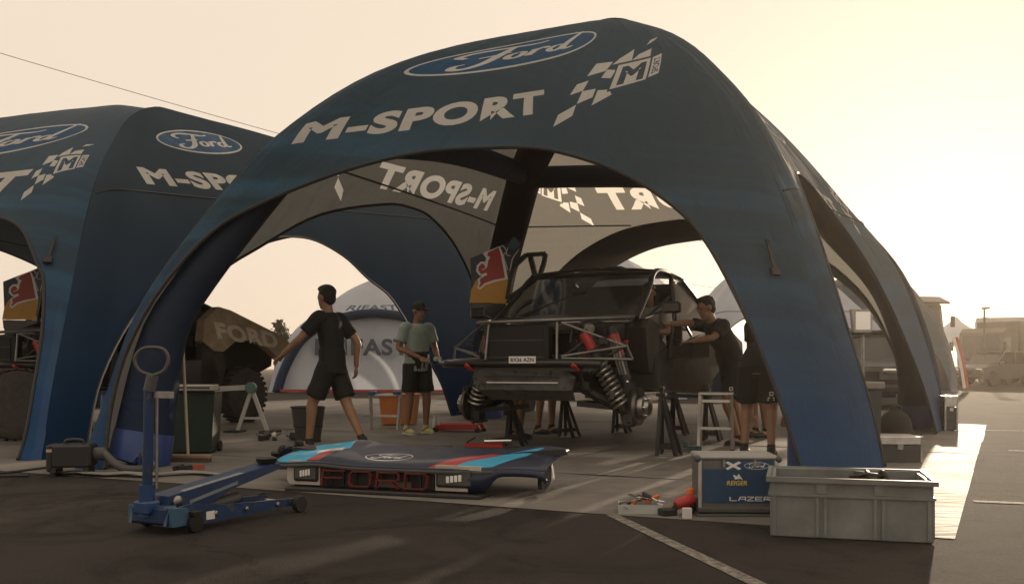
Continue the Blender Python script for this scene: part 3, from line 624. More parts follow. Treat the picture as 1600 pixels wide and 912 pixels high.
LAYN = [([U([(.0,.05),(.03,.95),(.16,.95),(.21,.55),(.155,.2),(.13,.02),(.02,.02)])], 1), ([U([(.13,.05),(.155,.4),(.185,.36),(.18,.05)])], 2), ([U([(.12,.3),(.2,.42),(.19,.55),(.115,.42)])], 3),
        ([U([(.60,.02),(.66,.42),(.75,.62),(.80,.55),(.70,.18),(.68,.02)])], 2), ([U([(.68,.02),(.71,.25),(.83,.62),(.92,.9),(.9,.4),(.82,.05)])], 1)]
q = np.array([(.30,.18),(.49,.14),(.485,.50),(.33,.5)]); LAYN += [([bil(q, l) for l in lp], m_) for lp, m_ in ford_layers(3, 0)]
hood = decal('painted_top', LAYN, nose_pt, [PNAVY, PCYAN, PRED, PWHITE], NS, poly=resample(U([(0,0),(1,0),(1,1),(0,1)]), .04), grid=.045, sep=.05)
hood.data.polygons.foreach_set('use_smooth', [True]*len(hood.data.polygons))
sm = hood.modifiers.new('thick', 'SOLIDIFY'); sm.thickness = .012; sm.offset = -1
# lip under the front edge
V = []; Fc = []
for i in range(41):
    u = i/40; p = np.array(nose_pt(u, 0)); V += [p+(0,-.006,-.006), p+(0,-.02,-.028), p+(0,.03,-.035)]
    if i:
        k = 3*i
        for a, b in ((0,1),(1,2)): Fc.append((k-3+a, k-3+b, k+b, k+a))
mesh('front_lip', V, Fc, DKGREY, NS, smooth=True)
MB().box((.76,.14,.115), (1.42,.16,.19), bev=.02).build('grille_recess', mat('grille_black', (.007,.007,.007), .65, var=.2), NS)
for k in range(9): MB().box((.37+.1*k,.056,.12), (.012,.01,.15)).build('grille_bar', BLACK, NS)
MB().box((.80,.10,.018), (1.50,.30,.03), bev=.008).build('splitter', BLACK, NS)
REDT = mat('grille_red', (.20,.020,.018), .45, var=.15)
def nose_letters():
    W = 1.0
    glyph = {'F': [[(0,0),(0,1)],[(0,1),(1,1)],[(0,.52),(.85,.52)]], 'O': [[(.12,0),(0,.2),(0,.8),(.12,1),(.88,1),(1,.8),(1,.2),(.88,0),(.12,0)]],
             'R': [[(0,0),(0,1)],[(0,1),(.88,1),(1,.85),(1,.62),(.88,.47),(0,.47)],[(.55,.47),(1,0)]], 'D': [[(0,0),(0,1),(.85,1),(1,.82),(1,.18),(.85,0),(0,0)]]}
    for n, ch in enumerate('FORD'):
        x0 = .325+.215*n; w_, h_ = .165, .105; mb = MB(); inner = MB()
        for st in glyph[ch]:
            for a, b in zip(st, st[1:]):
                pa = np.array((x0+a[0]*w_+a[1]*.012, .012, .052+a[1]*h_)); pb = np.array((x0+b[0]*w_+b[1]*.012, .012, .052+b[1]*h_)); e = nrm(pb-pa)*.009
                mb.bar(pa-e, pb+e, .010, .030, up=(0,1,0)); inner.bar(pa-e*.4, pb+e*.4, .004, .016, up=(0,1,0))
        o = mb.build('grille_letter', REDT, NS); inner.V = [(x, y-.008, z) for x, y, z in inner.V]; inner.build('letter_inlay', BLACK, o)
nose_letters()
def nose_lamp(x0, w_, flip):
    pr = [(0,.03),(.02,0),(w_,0),(w_,.17),(.02,.17),(0,.14)]
    if flip: pr = [(w_-a, b) for a, b in pr][::-1]
    L = MB().prism(pr, .07, (x0, .035, .045), (1,0,0), (0,0,1), (0,1,0)).build('headlight', mat('lamp_bezel_cream', (.42,.39,.34), .4), NS)
    a, b = (x0+.06, x0+w_-.01) if not flip else (x0+.01, x0+w_-.06)
    MB().box(((a+b)/2, .03, .13), (b-a, .03, .12), bev=.012).build('lamp_recess', BLACK, L)
    MB().box(((a+b)/2, .016, .13), (b-a-.03, .006, .085), bev=.003).build('lamp_ring', DKGREY, L)
    for k in range(4): MB().box((a+(b-a)*(.34+.11*k), .0105, .125+.004*k), ((b-a)*.085,.008,.045), bev=.003).build('led_cell', mat('led_lens', (.75,.75,.72), .15, var=0), L)
nose_lamp(.02, .27, False); nose_lamp(1.19, .34, True)
MB().prism([(.2,.06),(.5,.06),(.5,.10),(.26,.10)], .01, (.5,.05,-.01), (1,0,0), (0,0,1), (0,1,0)).build('skid_strip', mat('dusty_brown', (.12,.10,.085), .7), NS)
# wheel-arch flare at one end
V = []; Fc = []
for i, t_ in enumerate(np.linspace(0, 1, 19)):
    u = .74+.26*t_; x, y, z = nose_pt(u, 0); low = .045+.15*max(0, math.sin(math.pi*min(1, max(0, (t_-.22)/.86))))**.7; low = min(low, z-.05)
    V += [(x, y-.004, z-.004), (x+.012, y-.022, z*.6+low*.4), (x+.012, y-.012, low), (x, y+.10, low+.012)]
    if i:
        k = 4*i
        for a in range(3): Fc.append((k-4+a, k-3+a, k+1+a, k+a))
fl = mesh('arch_flare', V, Fc, PNAVY, NS, smooth=True)
MB().tube(bez([(1.90,.36,.25),(1.95,.26,.20),(1.97,.22,.12),(1.92,.24,.05),(1.84,.3,.03)], 6), .016, 8).build('arch_strut', ALU, NS, True)
MB().prism([(0,0),(.32,.09),(.62,.16),(.60,.20),(.28,.17),(0,.12)], .012, (1.40,.42,.12), (1,0,0), (0,0,1), (0,1,0)).build('inner_liner', BLACK, NS)
MB().prism([(0,0),(.3,.03),(.34,.10),(.1,.12)], .25, (-.22,.36,.16), (1,0,0), (0,0,1), (0,1,0)).box((-.2,.55,.14), (.3,.12,.09), rotz(.3)).box((-.12,.7,.08), (.22,.1,.14), rotz(-.4)).build('torn_edge', BLACK, NS)
for sx in (.06, 1.0, 1.8): MB().box((sx,.6,.08), (.03,.25,.17)).build('support_rib', BLACK, NS)

# --- grey euro crate
ca = np.array((1.35,5.02)); cd = nrm((2.1-1.35, 4.80-5.02)); CR = empty('plastic_crate', (*ca, 0), 'large open grey plastic crate standing on the asphalt beside the tent leg', 'crate', rz=math.atan2(cd[1], cd[0]))
cw, cdp, chh = .79, .56, .315
for nm, c_, d_ in (('crate_wall', (cw/2,.012,chh/2), (cw,.02,chh-.01)), ('crate_wall', (cw/2,cdp-.012,chh/2), (cw,.02,chh-.01))): MB().box(c_, d_, bev=.004).build(nm, GREYC, CR)
MB().box((.012,cdp/2,chh/2), (.02,cdp-.045,chh-.012), bev=.004).build('crate_wall', GREYC, CR)
mb = MB()
for c_, d_ in (((cw-.012,cdp/2,.10), (.02,cdp-.045,.19)), ((cw-.012,.10,.25), (.02,.155,.11)), ((cw-.012,cdp-.10,.25), (.02,.155,.11)), ((cw-.012,cdp/2,.295), (.02,.2,.025))): mb.box(c_, d_)
mb.build('crate_wall', GREYC, CR)
MB().box((cw/2,cdp/2,.016), (cw-.05,cdp-.05,.02)).build('crate_floor', GREYC, CR)
for z, t_, p_ in ((chh-.012,.026,.022), (.225,.014,.012)):
    mb = MB(); mb.box((cw/2,-p_/2+.002,z), (cw+2*p_-.002,p_,t_)).box((cw/2,cdp+p_/2-.002,z), (cw+2*p_-.002,p_,t_)).box((-p_/2+.002,cdp/2,z), (p_,cdp-.006,t_)).box((cw+p_/2-.002,cdp/2,z), (p_,cdp-.006,t_)); mb.build('crate_rim', GREYC, CR)
for x in (.02,.235,.275,.515,.555,.77): MB().box((x,-.004,.115), (.016,.014,.20)).build('crate_rib', GREYC, CR)
for x in (.255,.535): MB().box((x,-.003,.265), (.05,.012,.06)).build('crate_rib', GREYC, CR)
for y in (.05,.2,.36,.51): MB().box((cw+.004,y,.115), (.014,.014,.20)).build('crate_rib', GREYC, CR)
MB().tube([(cw+.012,cdp/2-.1,.27),(cw+.03,cdp/2,.285),(cw+.012,cdp/2+.1,.27)], .012, 8).build('handle', OFFW, CR, True)
for s_, loc, sz, lab in ((3, (.52,.40,.26), .09, 'tangle of black cable heaped inside the grey crate'), (5, (.22,.40,.225), .07, 'grey cloth bundle lying inside the grey crate')):
    w = CR.matrix_basis if False else None
    p = np.array((*ca, 0))+rotz(math.atan2(cd[1], cd[0]))@np.array(loc); rs = random.Random(s_); mb = MB()
    if s_ == 3:
        P = [p+np.array((rs.uniform(-.11,.11), rs.uniform(-.07,.07), rs.uniform(-.03,.06))) for _ in range(16)]; mb.tube(bez(P, 8), .012, 6).ell(p-(0,0,.10), (.12,.09,.13))
        tag(mb.build('cable_tangle', BLACK, None, True), lab, 'cable')
    else:
        mb.ell(p-(0,0,.08), (.13,.08,.10)).ell(p+(.05,.02,-.06), (.07,.06,.09)).ell(p+(-.06,0,-.1), (.08,.07,.1)); tag(mb.build('cloth_bundle', GREYC, None, True), lab, 'cloth')

# --- flight case with stickers
fa = np.array((1.10,5.68)); FD = nrm((.975,-.05)); FC = empty('flight_case', (*fa, 0), 'grey aluminium-edged case with a blue sticker-covered front beside the grey crate', 'case', rz=math.atan2(FD[1], FD[0]))
CASEG = mat('case_grey', (.11,.105,.10), .5, var=.2, wear=(.2,.19,.18), wscale=20, wpos=.64); CASEB = mat('case_blue', (.012,.05,.12), .4, var=.15, wear=(.04,.07,.11), wscale=18, wpos=.62)
MB().box((.235,.16,.185), (.455,.32,.31), bev=.008).build('case_body', CASEG, FC)
MB().box((.235,.155,.012), (.49,.36,.024), bev=.006).box((.235,.15,.045), (.47,.345,.03), bev=.006).build('case_base', DKGREY, FC)
MB().box((.235,.16,.353), (.475,.34,.026), bev=.01).build('case_lid', mat('case_lid_grey', (.27,.27,.26), .45), FC)
for x in (.012,.458): MB().box((x,.0,.19), (.022,.022,.30), bev=.004).build('corner_strip', ALU, FC)
for x in (.0,.47): MB().ell((x,.0,.345), (.022,.022,.022), 10, 6).build('corner_cap', DKGREY, FC, True)
def fcp(x, y): return (.03+.415*x, -.004, .085+.25*y)
q = np.array([(.58,.80),(.93,.80),(.93,.97),(.58,.97)])
LY = [([U([(0,0),(1,0),(1,1),(.30,1),(.30,.80),(0,.80)])], 1)]+[([bil(q, l) for l in lp], m_) for lp, m_ in ford_layers(2, 1)]
LY += [([stroke([(.33,.80),(.52,.97)], .05)], 2), ([stroke([(.33,.97),(.52,.80)], .05)], 2)]
lp, _ = text_loops('REIGER', .03, .2); LY.append(([bil(np.array([(.33,.42),(.62,.42),(.62,.53),(.33,.53)]), l) for l in lp], 3))
LY.append(([U([(.45,.56),(.52,.58),(.56,.55),(.53,.62),(.5,.7),(.48,.63),(.42,.68)])], 2))
LZ = [[(0,1),(0,0),(.16,0)],[(.2,0),(.24,1),(.36,1),(.36,0)],[(.24,.45),(.36,.45)],[(.40,1),(.56,1),(.40,0),(.56,0)],[(.76,1),(.60,1),(.60,0),(.76,0)],[(.60,.5),(.74,.5)],[(.80,0),(.80,1),(.96,1),(.98,.6),(.82,.5),(.98,0)]]
for st in LZ:
    for a, b in zip(st, st[1:]): LY.append(([stroke([(.38+.6*a[0], .06+.09*a[1]), (.38+.6*b[0]+1e-4, .06+.09*b[1]+1e-4)], .018)], 2))
decal('sticker_sheet', LY, fcp, [CASEG, CASEB, PWHITE, mat('sticker_yellow', (.55,.40,.06), .45, var=0)], FC, grid=.4)
MB().bar((.15,-.006,.34), (.15,-.006,.30), .04, .012).bar((.33,-.006,.34), (.33,-.006,.30), .04, .012).build('latch', STEEL, FC)

# --- tool tray and loose tools
ta = np.array((.64,5.78)); TR_ = empty('tool_tray', (*ta, 0), 'low pale grey tool tray full of hand tools on the sheet edge', 'tool tray', rz=-.10)
TRG = mat('tray_grey', (.36,.37,.36), .5, var=.08); mb = MB()
mb.box((.13,0,.03), (.26,.008,.06)).box((.13,.17,.03), (.26,.008,.06)).box((.004,.085,.03), (.008,.162,.06)).box((.256,.085,.03), (.008,.162,.06)); mb.build('tray_side', TRG, TR_); MB().box((.13,.085,.008), (.245,.16,.012)).build('tray_bottom', TRG, TR_)
rs = random.Random(4)
for k in range(9):
    p = np.array((ta[0]+rs.uniform(.03,.23), ta[1]+rs.uniform(.03,.12)-.01, .05+.006*k)); a = rs.uniform(0, 3.1); d = np.array((math.cos(a), math.sin(a)*.6, .12)); col_ = ['orange', 'black', 'orange', 'green', 'steel', 'black', 'orange', 'steel', 'black'][k]
    sc = empty('screwdriver', p, f'{col_}-handled hand tool lying in the pale tool tray' if col_ != 'steel' else 'bare steel spanner lying in the pale tool tray', 'tool', 'hand tools in the tray')
    if col_ != 'steel':
        MB().lathe([(.006,0),(.013,.01),(.012,.05),(.014,.08),(.008,.095)], (0,0,0), d, 10).build('handle', {'orange': ORANGE, 'black': BLACK, 'green': mat('tool_green', (.04,.13,.09), .5)}[col_], sc, True); MB().tube([(0,0,0), -d*.09], .004, 6).build('blade', CHROME, sc)
    else:
        MB().bar(-d*.08, d*.08, .016, .006).build('shaft', CHROME, sc); MB().lathe([(.008,0),(.016,.002),(.016,.008),(.008,.01)], d*.08, (0,0,1), 10).build('ring_end', CHROME, sc)
g = empty('cordless_drill', (.99,5.72,0), 'red cordless power tool lying beside the tool tray', 'power tool', rz=.3)
MB().lathe([(.02,0),(.034,.015),(.036,.10),(.025,.13)], (-.02,0,.07), (1,0,.25), 14).build('motor_housing', REDP, g, True); MB().lathe([(.022,0),(.018,.05),(.006,.07)], (.10,0,.10), (1,0,.25), 12).build('chuck', CHROME, g, True)
MB().bar((0,0,.075), (-.04,.02,.01), .04, .035).build('grip', BLACK, g); MB().box((-.06,.02,.025), (.10,.075,.045), bev=.008).build('battery', BLACK, g)
tag(MB().box((1.025,5.62,.032), (.05,.04,.064), rotz(.1), bev=.003).build('small_carton', OFFW), 'small white carton standing between the tool tray and the flight case', 'box')
g = empty('spray_can', (1.08,5.80,0), 'small can with an orange cap behind the white carton', 'can'); MB().lathe([(.03,0),(.032,.01),(.032,.10),(.022,.115)], (0,0,0), n=16).build('can_body', BLACK, g, True); MB().lathe([(.026,.113),(.026,.15),(.018,.158)], (0,0,0), n=16).build('cap', ORANGE, g, True)

# --- jack stands
def jack_stand(x, y, rz, h, label):
    s = empty('axle_stand', (x, y, 0), label, 'axle stand', 'black axle stands under the rally car', rz=rz)
    top = np.array((0, 0, h))
    for (a, b) in ((-.02,-.13),(.17,-.13),(-.02,.13),(.17,.13)):
        MB().bar(top+(0, b*.25, 0), (a, b, 0), .035, .035).build('leg', IRON, s)
    [MB().bar((-.015,q_,.10), (.145,q_,.10), .012, .045).build('side_brace', IRON, s) for q_ in (-.11,.11)]
    [MB().bar((-.01,q_,.02), (.165,q_,.02), .03, .014).build('foot_bar', STEEL, s) for q_ in (-.12,.12)]
    MB().box((0,0,h), (.09,.11,.03)).build('head_plate', IRON, s); MB().tube([(0,0,h*.72),(0,0,h+.06)], .022, 10).box((0,0,h+.065), (.05,.10,.02)).build('post', IRON, s)
    return s
STANDS = [(1.50,9.62,-.35,.62,'axle stand under the sill beside the aluminium step'), (.66,12.2,-.4,.55,'axle stand standing alone behind the skid plate'), (-.02,10.9,-.2,.50,'axle stand next to the red pump below the front bumper beam'), (2.35,11.6,-.3,.62,'axle stand behind the aluminium step')]
for a in STANDS: jack_stand(*a)
# --- aluminium step
st = empty('aluminium_step', (2.0,10.25,0), 'small aluminium folding step standing in front of the leaning mechanic', 'step ladder', rz=-.25)
for s_ in (-1, 1):
    MB().bar((.175*s_+.17,0,0), (.16*s_+.17,.05,.60), .03, .05).build('stile', ALU, st); MB().bar((.175*s_+.17,.42,0), (.16*s_+.17,.10,.60), .025, .03).build('rear_leg', ALU, st); MB().box((.175*s_+.17,0,.012), (.04,.06,.024)).build('rubber_foot', RUBBER, st)
for z in (.24,): MB().box((.17,.03,z), (.33,.07,.025)).build('tread', ALU, st)
MB().box((.17,.08,.61), (.36,.20,.03), bev=.006).build('top_tread', ALU, st); MB().box((.17,.05,.53), (.30,.03,.03)).build('cross_bar', ALU, st)
MB().bar((-.12,-.03,.03), (.03,-.03,.03), .07, .05).bar((-.14,-.03,.03),(-.14,-.03,.10), .05, .05).build('stabiliser_foot', mat('teal_plastic', (.04,.09,.10), .5), st)

# --- left side: cabinet, bench, broom, wheel stand, pump
DKGREEN = mat('dark_green', (.008,.022,.016), .5, var=.2)
cb = empty('waste_bin', (-3.30,9.75,0), 'dark green bin standing by the navy tent leg', 'bin', rz=.1)
V = []; 
MB().prism([(-.24,.03),(.24,.03),(.27,.62),(-.27,.62)], .40, (0,0,0), (1,0,0), (0,0,1), (0,1,0)).build('bin_body', DKGREEN, cb)
MB().box((0,.2,.635), (.56,.44,.025), bev=.01).build('bin_lid', mat('bin_lid_dark', (.02,.026,.022), .5), cb)
for s_ in (-1,1): MB().lathe([(.03,-.02),(.06,-.02),(.06,.02),(.03,.02)], (s_*.25,.36,.06), (1,0,0), 16).build('wheel', RUBBER, cb, True)
bn = empty('aluminium_bench', (-3.32,9.72,.648), 'pale aluminium plank lying across the dark green bin', 'plank', rz=-.03)
MB().box((.02,.1,.035), (.52,.24,.06), bev=.006).build('plank', mat('pale_alu', (.42,.40,.36), .5, .3), bn); MB().box((.02,-.022,.035), (.50,.006,.02)).build('edge_groove', DKGREY, bn)
br = empty('broom', (-3.02,8.95,0), 'broom with a pale shaft leaning beside the green bin', 'broom', rz=-.15)
MB().tube([(.0,0,.07),(-.13,.12,1.42)], .014, 10).build('shaft', mat('broom_shaft', (.40,.33,.25), .5), br, True); MB().box((0,0,.06), (.46,.07,.04), bev=.01).build('head', WOOD, br)
MB().box((0,0,.022), (.44,.055,.04)).build('bristles', mat('bristle', (.10,.08,.06), .9, var=.3, scale=60), br)
ws = empty('wheel_stand', (-3.55,13.1,0), 'grey tubular wheel stand with a green hub in front of the rear wheel', 'wheel stand', rz=-.1)
LG = mat('pale_grey_tube', (.40,.39,.36), .45, var=.1)
MB().bar((-.45,0,.60), (-.06,0,.62), .05, .07).build('arm', LG, ws)
for x in (-.2,.22): MB().bar((0,0,.60), (x,0,.02), .035, .05).build('leg', LG, ws)
MB().bar((-.15,0,.2), (.15,0,.2), .03, .03).build('brace', LG, ws); MB().lathe([(.03,-.05),(.075,-.045),(.075,.03),(.04,.04)], (0,-.02,.615), (0,1,0), 18).build('hub', mat('hub_green', (.06,.14,.12), .45), ws, True)
for x in (-.24,.26): MB().box((x,0,.02), (.22,.30,.035), bev=.008).build('foot', RUBBER, ws)
pm = empty('air_pump', (-3.62,7.95,0), 'black electric air blower on the ground at the tent leg', 'air pump', rz=.15); pm.scale = (.9,.9,.85)
MB().box((0,0,.19), (.34,.26,.22), bev=.02).build('pump_body', BLACK, pm); MB().box((-.19,0,.17), (.06,.22,.26), bev=.015).build('end_plate', BLACK, pm); MB().box((-.19,-.113,.245), (.05,.004,.028)).build('label_plate', mat('label_tan', (.45,.35,.22), .5), pm)
MB().tube(bez([(-.08,0,.29),(-.07,0,.335),(.06,0,.335),(.08,0,.29)], 6), .016, 8).build('carry_handle', BLACK, pm, True); MB().lathe([(.06,0),(.065,.02),(.065,.10),(.05,.12)], (.16,0,.20), (1,0,0), 18).build('outlet', DKGREY, pm, True)
for sx in (-.16,.12): MB().box((sx,0,.04), (.05,.22,.08)).build('foot', BLACK, pm)
hs = MB().tube(bez([(-3.42,7.98,.2),(-3.2,7.9,.06),(-3.05,8.1,.05),(-3.2,8.35,.12),(-3.3,8.45,.2)], 8), .034, 10); tag(hs.build('air_hose', DKGREY, None, True), 'grey air hose joining the blower to the tent leg', 'hose')
for k, P in enumerate(([(-7.5,8.15,.02),(-5.2,8.0,.02),(-4.3,7.85,.02),(-3.85,7.95,.06)], [(-3.9,7.75,.015),(-4.6,7.72,.015),(-5.6,7.9,.015),(-7.6,7.95,.015)])):
    tag(MB().tube(bez(P, 12), .012, 6).build('power_cable', BLACK, None, True), ['black power cable lying along the sheet up to the blower body', 'black power cable trailing over the asphalt away from the blower'][k], 'cable')
V = []; Fc = []
for i in range(22):
    for j in range(6):
        x = -3.75+1.5*i/21; y = 7.72+.16*j/5+.06*math.sin(i*.5); V.append((x, y+.05*math.sin(i*.9), .022+.012*noise.noise(Vector((x*6, y*9, 0)))+.01))
        if i and j: k = i*6+j; Fc.append((k-7, k-6, k, k-1))
o = mesh('loose_tarpaulin', V, Fc, mat('grey_tarp', (.22,.215,.20), .6), smooth=True); tag(o, 'crumpled grey tarpaulin strip on the ground by the blower', 'tarpaulin')
pl = empty('pliers', (-2.72,8.15,0), 'pair of red-handled pliers lying on the sheet near the jack', 'pliers', rz=.4)
MB().bar((0,0,.035),(.10,.02,.04), .035, .045).build('handle', mat('rust_red', (.30,.07,.04), .5), pl); MB().bar((-.11,-.03,.03),(0,0,.035), .05, .05).bar((-.15,0,.03),(-.06,.01,.05), .03, .04).build('jaw', BLACK, pl)
def heap(name, x, y, n, sp, sz, m_, label, cat, seed):
    rs = random.Random(seed); h = empty(name, (x, y, 0), label, cat); 
    for k in range(n):
        a = rs.uniform(sz*.5, sz); p = (rs.uniform(-sp, sp), rs.uniform(-sp*.4, sp*.4), a*.5+.01+.02*rs.random()); Mx = rotz(rs.uniform(0,3))@rotx(rs.uniform(-.5,.5))
        mb = MB()
        if k % 3 == 0: mb.box(p, (a*1.8, a*.7, a*.8), Mx, bev=a*.12)
        elif k % 3 == 1: mb.lathe([(a*.3,-a*.3),(a*.55,-a*.28),(a*.6,0),(a*.5,a*.28),(a*.2,a*.3)], p, Mx@np.array((.3,1,.2)), 14)
        else: mb.tube([np.array(p)-Mx@np.array((a,0,0)), np.array(p)+Mx@np.array((a,0,.3*a))], a*.16, 8)
        mb.build('component', m_[k % len(m_)], h, True)
    return h
heap('part_heap', -2.85, 11.6, 12, .30, .11, [IRON, DKGREY, STEEL, BLACK], 'heap of small dark car parts on the sheet behind the jack', 'car parts', 2)
heap('part_heap', -1.95, 9.2, 12, .42, .12, [BLACK, IRON, DKGREY, PNAVY], 'heap of black brackets behind the detached nose section', 'car parts', 8)
heap('part_heap', -1.05, 9.1, 10, .40, .12, [BLACK, IRON, DKGREY, STEEL], 'dark parts piled beside the walking man behind the nose', 'car parts', 11)
bk = empty('mesh_basket', (-2.42,11.4,0), 'black mesh waste basket behind the walking man', 'basket', rz=.2)
mb = MB()
for z, r_ in ((.02,.13),(.2,.15),(.42,.18)): mb.tube([(r_*1.1*math.cos(a), r_*.9*math.sin(a), z) for a in np.linspace(0, 2*np.pi, 20, endpoint=False)], .012, 6, closed=True)
mb.build('hoop', BLACK, bk)
V = []; Fc = []
for i in range(25):
    a = 2*math.pi*i/24; V += [(.13*1.1*math.cos(a), .13*.9*math.sin(a), .02), (.18*1.1*math.cos(a), .18*.9*math.sin(a), .42)]
    if i: Fc.append((2*i-2, 2*i, 2*i+1, 2*i-1))
mesh('basket_side', V, Fc, mat('mesh_grey', (.045,.042,.04), .6), bk)
hp = empty('hop_up_step', (-2.0,13.7,0), 'aluminium hop-up step with blue plastic corners behind the two men', 'step', rz=-.1)
for s_ in (0, 1):
    MB().bar((s_*.38,0,0),(s_*.38-.03*(1-2*s_),.05,.52), .035,.05).build('stile', ALU, hp); MB().box((s_*.36,.05,.53), (.10,.16,.05), bev=.01).build('corner_block', mat('blue_plastic', (.02,.09,.2), .5), hp)
MB().box((.19,.05,.5), (.32,.05,.03)).build('tread', ALU, hp); MB().box((.19,.02,.2), (.34,.04,.03)).build('tread', ALU, hp)
ob = empty('orange_tub', (-1.75,14.6,0), 'orange plastic tub standing behind the man in the green shirt', 'tub', rz=-.1)
MB().prism([(-.24,.03),(.24,.03),(.28,.46),(-.28,.46)], .36, (0,0,0), (1,0,0), (0,0,1), (0,1,0)).build('tub_body', mat('tub_orange', (.48,.16,.03), .55, var=.15), ob); MB().box((0,.18,.475), (.60,.42,.03), bev=.008).build('tub_rim', mat('tub_orange', (.48,.16,.03), .55), ob); MB().box((0,.18,.015), (.40,.30,.03)).build('tub_foot', BLACK, ob)
rj = empty('red_floor_jack', (-.72,13.2,0), 'low red hydraulic jack lying flat on the sheet beneath the car', 'trolley jack', rz=-.25)
for s_ in (-1,1): MB().prism([(-.35,.03),(.35,.05),(.3,.12),(-.3,.1)], .02, (0,s_*.12-.01,0), (1,0,0), (0,0,1), (0,1,0)).build('side_rail', REDP, rj)
MB().box((-.02,0,.10), (.5,.17,.07), bev=.02).build('lift_arm', REDP, rj); MB().lathe([(.03,0),(.06,.01),(.06,.03),(.03,.035)], (.22,0,.135), n=16).build('saddle', IRON, rj, True)
for sx in (-.3,.3):
    for s_ in (-1,1): MB().lathe([(.015,-.018),(.04,-.017),(.04,.017),(.015,.018)], (sx,s_*.15,.04), (0,1,0), 14).build('wheel', IRON, rj, True)
rp_ = empty('red_pump', (-.30,10.6,0), 'flat red foot pump with a chrome cylinder under the bumper beam', 'pump', rz=-.1)
MB().box((0,0,.03), (.42,.16,.05), bev=.01).build('base_plate', REDP, rp_); MB().tube([(.0,-.02,.075),(.3,-.02,.085)], .035, 12).build('cylinder', CHROME, rp_, True); MB().bar((-.2,0,.06),(-.1,0,.12), .06,.02).build('pedal', IRON, rp_)
bt = empty('water_bottle', (-1.07,13.3,0), 'clear plastic water bottle standing next to the red jack', 'bottle'); MB().lathe([(.03,0),(.034,.01),(.034,.14),(.03,.17),(.013,.20),(.013,.215)], (0,0,0), n=16).build('bottle_body', mat('clear_plastic', (.55,.58,.58), .15, var=0), bt, True); MB().lathe([(.015,.213),(.015,.235)], (0,0,0), n=12).build('cap', OFFW, bt, True)

# --- right side behind the near leg
wb = empty('wheelie_bin', (3.22,8.95,0), 'green wheelie bin with a pale lid tucked behind the near tent leg', 'bin', rz=.1)
GB = mat('bin_green', (.03,.045,.038), .5, var=.15)
MB().prism([(-.19,.03),(.19,.03),(.215,.68),(-.215,.68)], .40, (0,-.05,0), (1,0,0), (0,0,1), (0,1,0)).build('bin_body', GB, wb); MB().box((0,.15,.72), (.47,.46,.07), bev=.012).build('bin_lid', mat('bin_lid_pale', (.25,.235,.21), .5), wb)
for s_ in (-1,1): MB().lathe([(.03,-.02),(.07,-.02),(.07,.02),(.03,.02)], (s_*.2,.33,.07), (1,0,0), 16).build('wheel', RUBBER, wb, True)
bg_ = empty('rucksack', (4.55,11.4,0), 'round black rucksack standing between the two aluminium cases', 'bag')
MB().ell((0,0,.19), (.20,.15,.20)).ell((.02,-.06,.13), (.17,.13,.13)).build('bag_body', mat('black_cloth', (.014,.013,.012), .85, var=.2), bg_, 'all'); MB().tube(bez([(-.06,0,.37),(-.03,0,.43),(.05,0,.43),(.07,0,.37)], 6), .014, 8).build('handle', BLACK, bg_, True)
MB().ell((.02,-.13,.12), (.11,.07,.08)).build('front_pocket', mat('black_cloth', (.014,.013,.012), .85), bg_, 'all')
def alu_case(x, y, w_, d_, h_, rz, label):
    c = empty('aluminium_case', (x, y, 0), label, 'case', rz=rz)
    MB().box((0,0,h_*.36), (w_-.012,d_-.012,h_*.64)).build('case_body', mat('case_dark', (.05,.05,.048), .5), c); MB().box((0,0,h_*.84), (w_-.006,d_-.006,h_*.3), bev=.006).build('case_lid', ALU, c)
    for sx in (-1,1):
        for sy in (-1,1): MB().box((sx*(w_/2-.008),sy*(d_/2-.008),h_/2), (.022,.022,h_-.004)).build('edge_strip', CHROME, c)
    MB().box((0,-d_/2-.006,h_*.62), (.05,.014,.05)).build('latch', CHROME, c); return c
alu_case(3.62, 9.1, .40, .42, .25, -.12, 'low open-fronted aluminium case on the bright sheet behind the crate')
alu_case(6.15, 13.55, .17, .42, .50, -.2, 'tall narrow aluminium case standing on end against the far tent leg')
heap('black_glove', 5.05, 12.3, 4, .10, .10, [BLACK], 'crumpled black glove on the sheet between the aluminium cases', 'glove', 31)
g = empty('plastic_jug', (5.2,13.0,0), 'small pale bottle-shaped jug standing in front of the far tent leg', 'jug'); MB().lathe([(.07,0),(.08,.02),(.07,.10),(.03,.17),(.03,.20)], (0,0,0), n=16).build('jug_body', OFFW, g, True); MB().lathe([(.035,.198),(.035,.235),(.02,.24)], (0,0,0), n=12).build('cap', DKGREY, g, True)
# ------------------------------------------------------------------ rally cars (x forward, y to the car's left, z up; origin on the ground under the front axle)
CARB = mat('car_black', (.010,.0095,.009), .36, var=.25, scale=5, coat=.15)
CAGE = mat('cage_black', (.014,.013,.013), .4, .2, var=.1)
GLASS = None
def glass_mat():
    m, t, b = nodes_of('dark_glass'); b.inputs['Base Color'].default_value = (.02,.02,.02,1); b.inputs['Roughness'].default_value = .08; b.inputs['Alpha'].default_value = .9; b.inputs['Specular IOR Level'].default_value = .5; return m
GLASS = glass_mat()
def clear_glass():
    m, t, b = nodes_of('clear_window'); b.inputs['Base Color'].default_value = (.5,.5,.47,1); b.inputs['Roughness'].default_value = .08; b.inputs['Alpha'].default_value = .25; return m
CLEAR = clear_glass()
SPRING = mat('spring_steel', (.42,.40,.37), .32, .9, var=.1)
DISC = mat('disc_iron', (.17,.155,.14), .4, .9, var=.25, scale=30)
TYRE = mat('tyre_rubber', (.045,.040,.035), .85, var=.3, scale=14, bump=.3, bscale=30)
DUST = mat('dusty_black', (.05,.042,.034), .75, var=.4, scale=4)
CAR_RZ = math.atan2(-.891, -.454); CF = np.array((-.454,-.891,0)); CLF = np.array((.891,-.454,0))
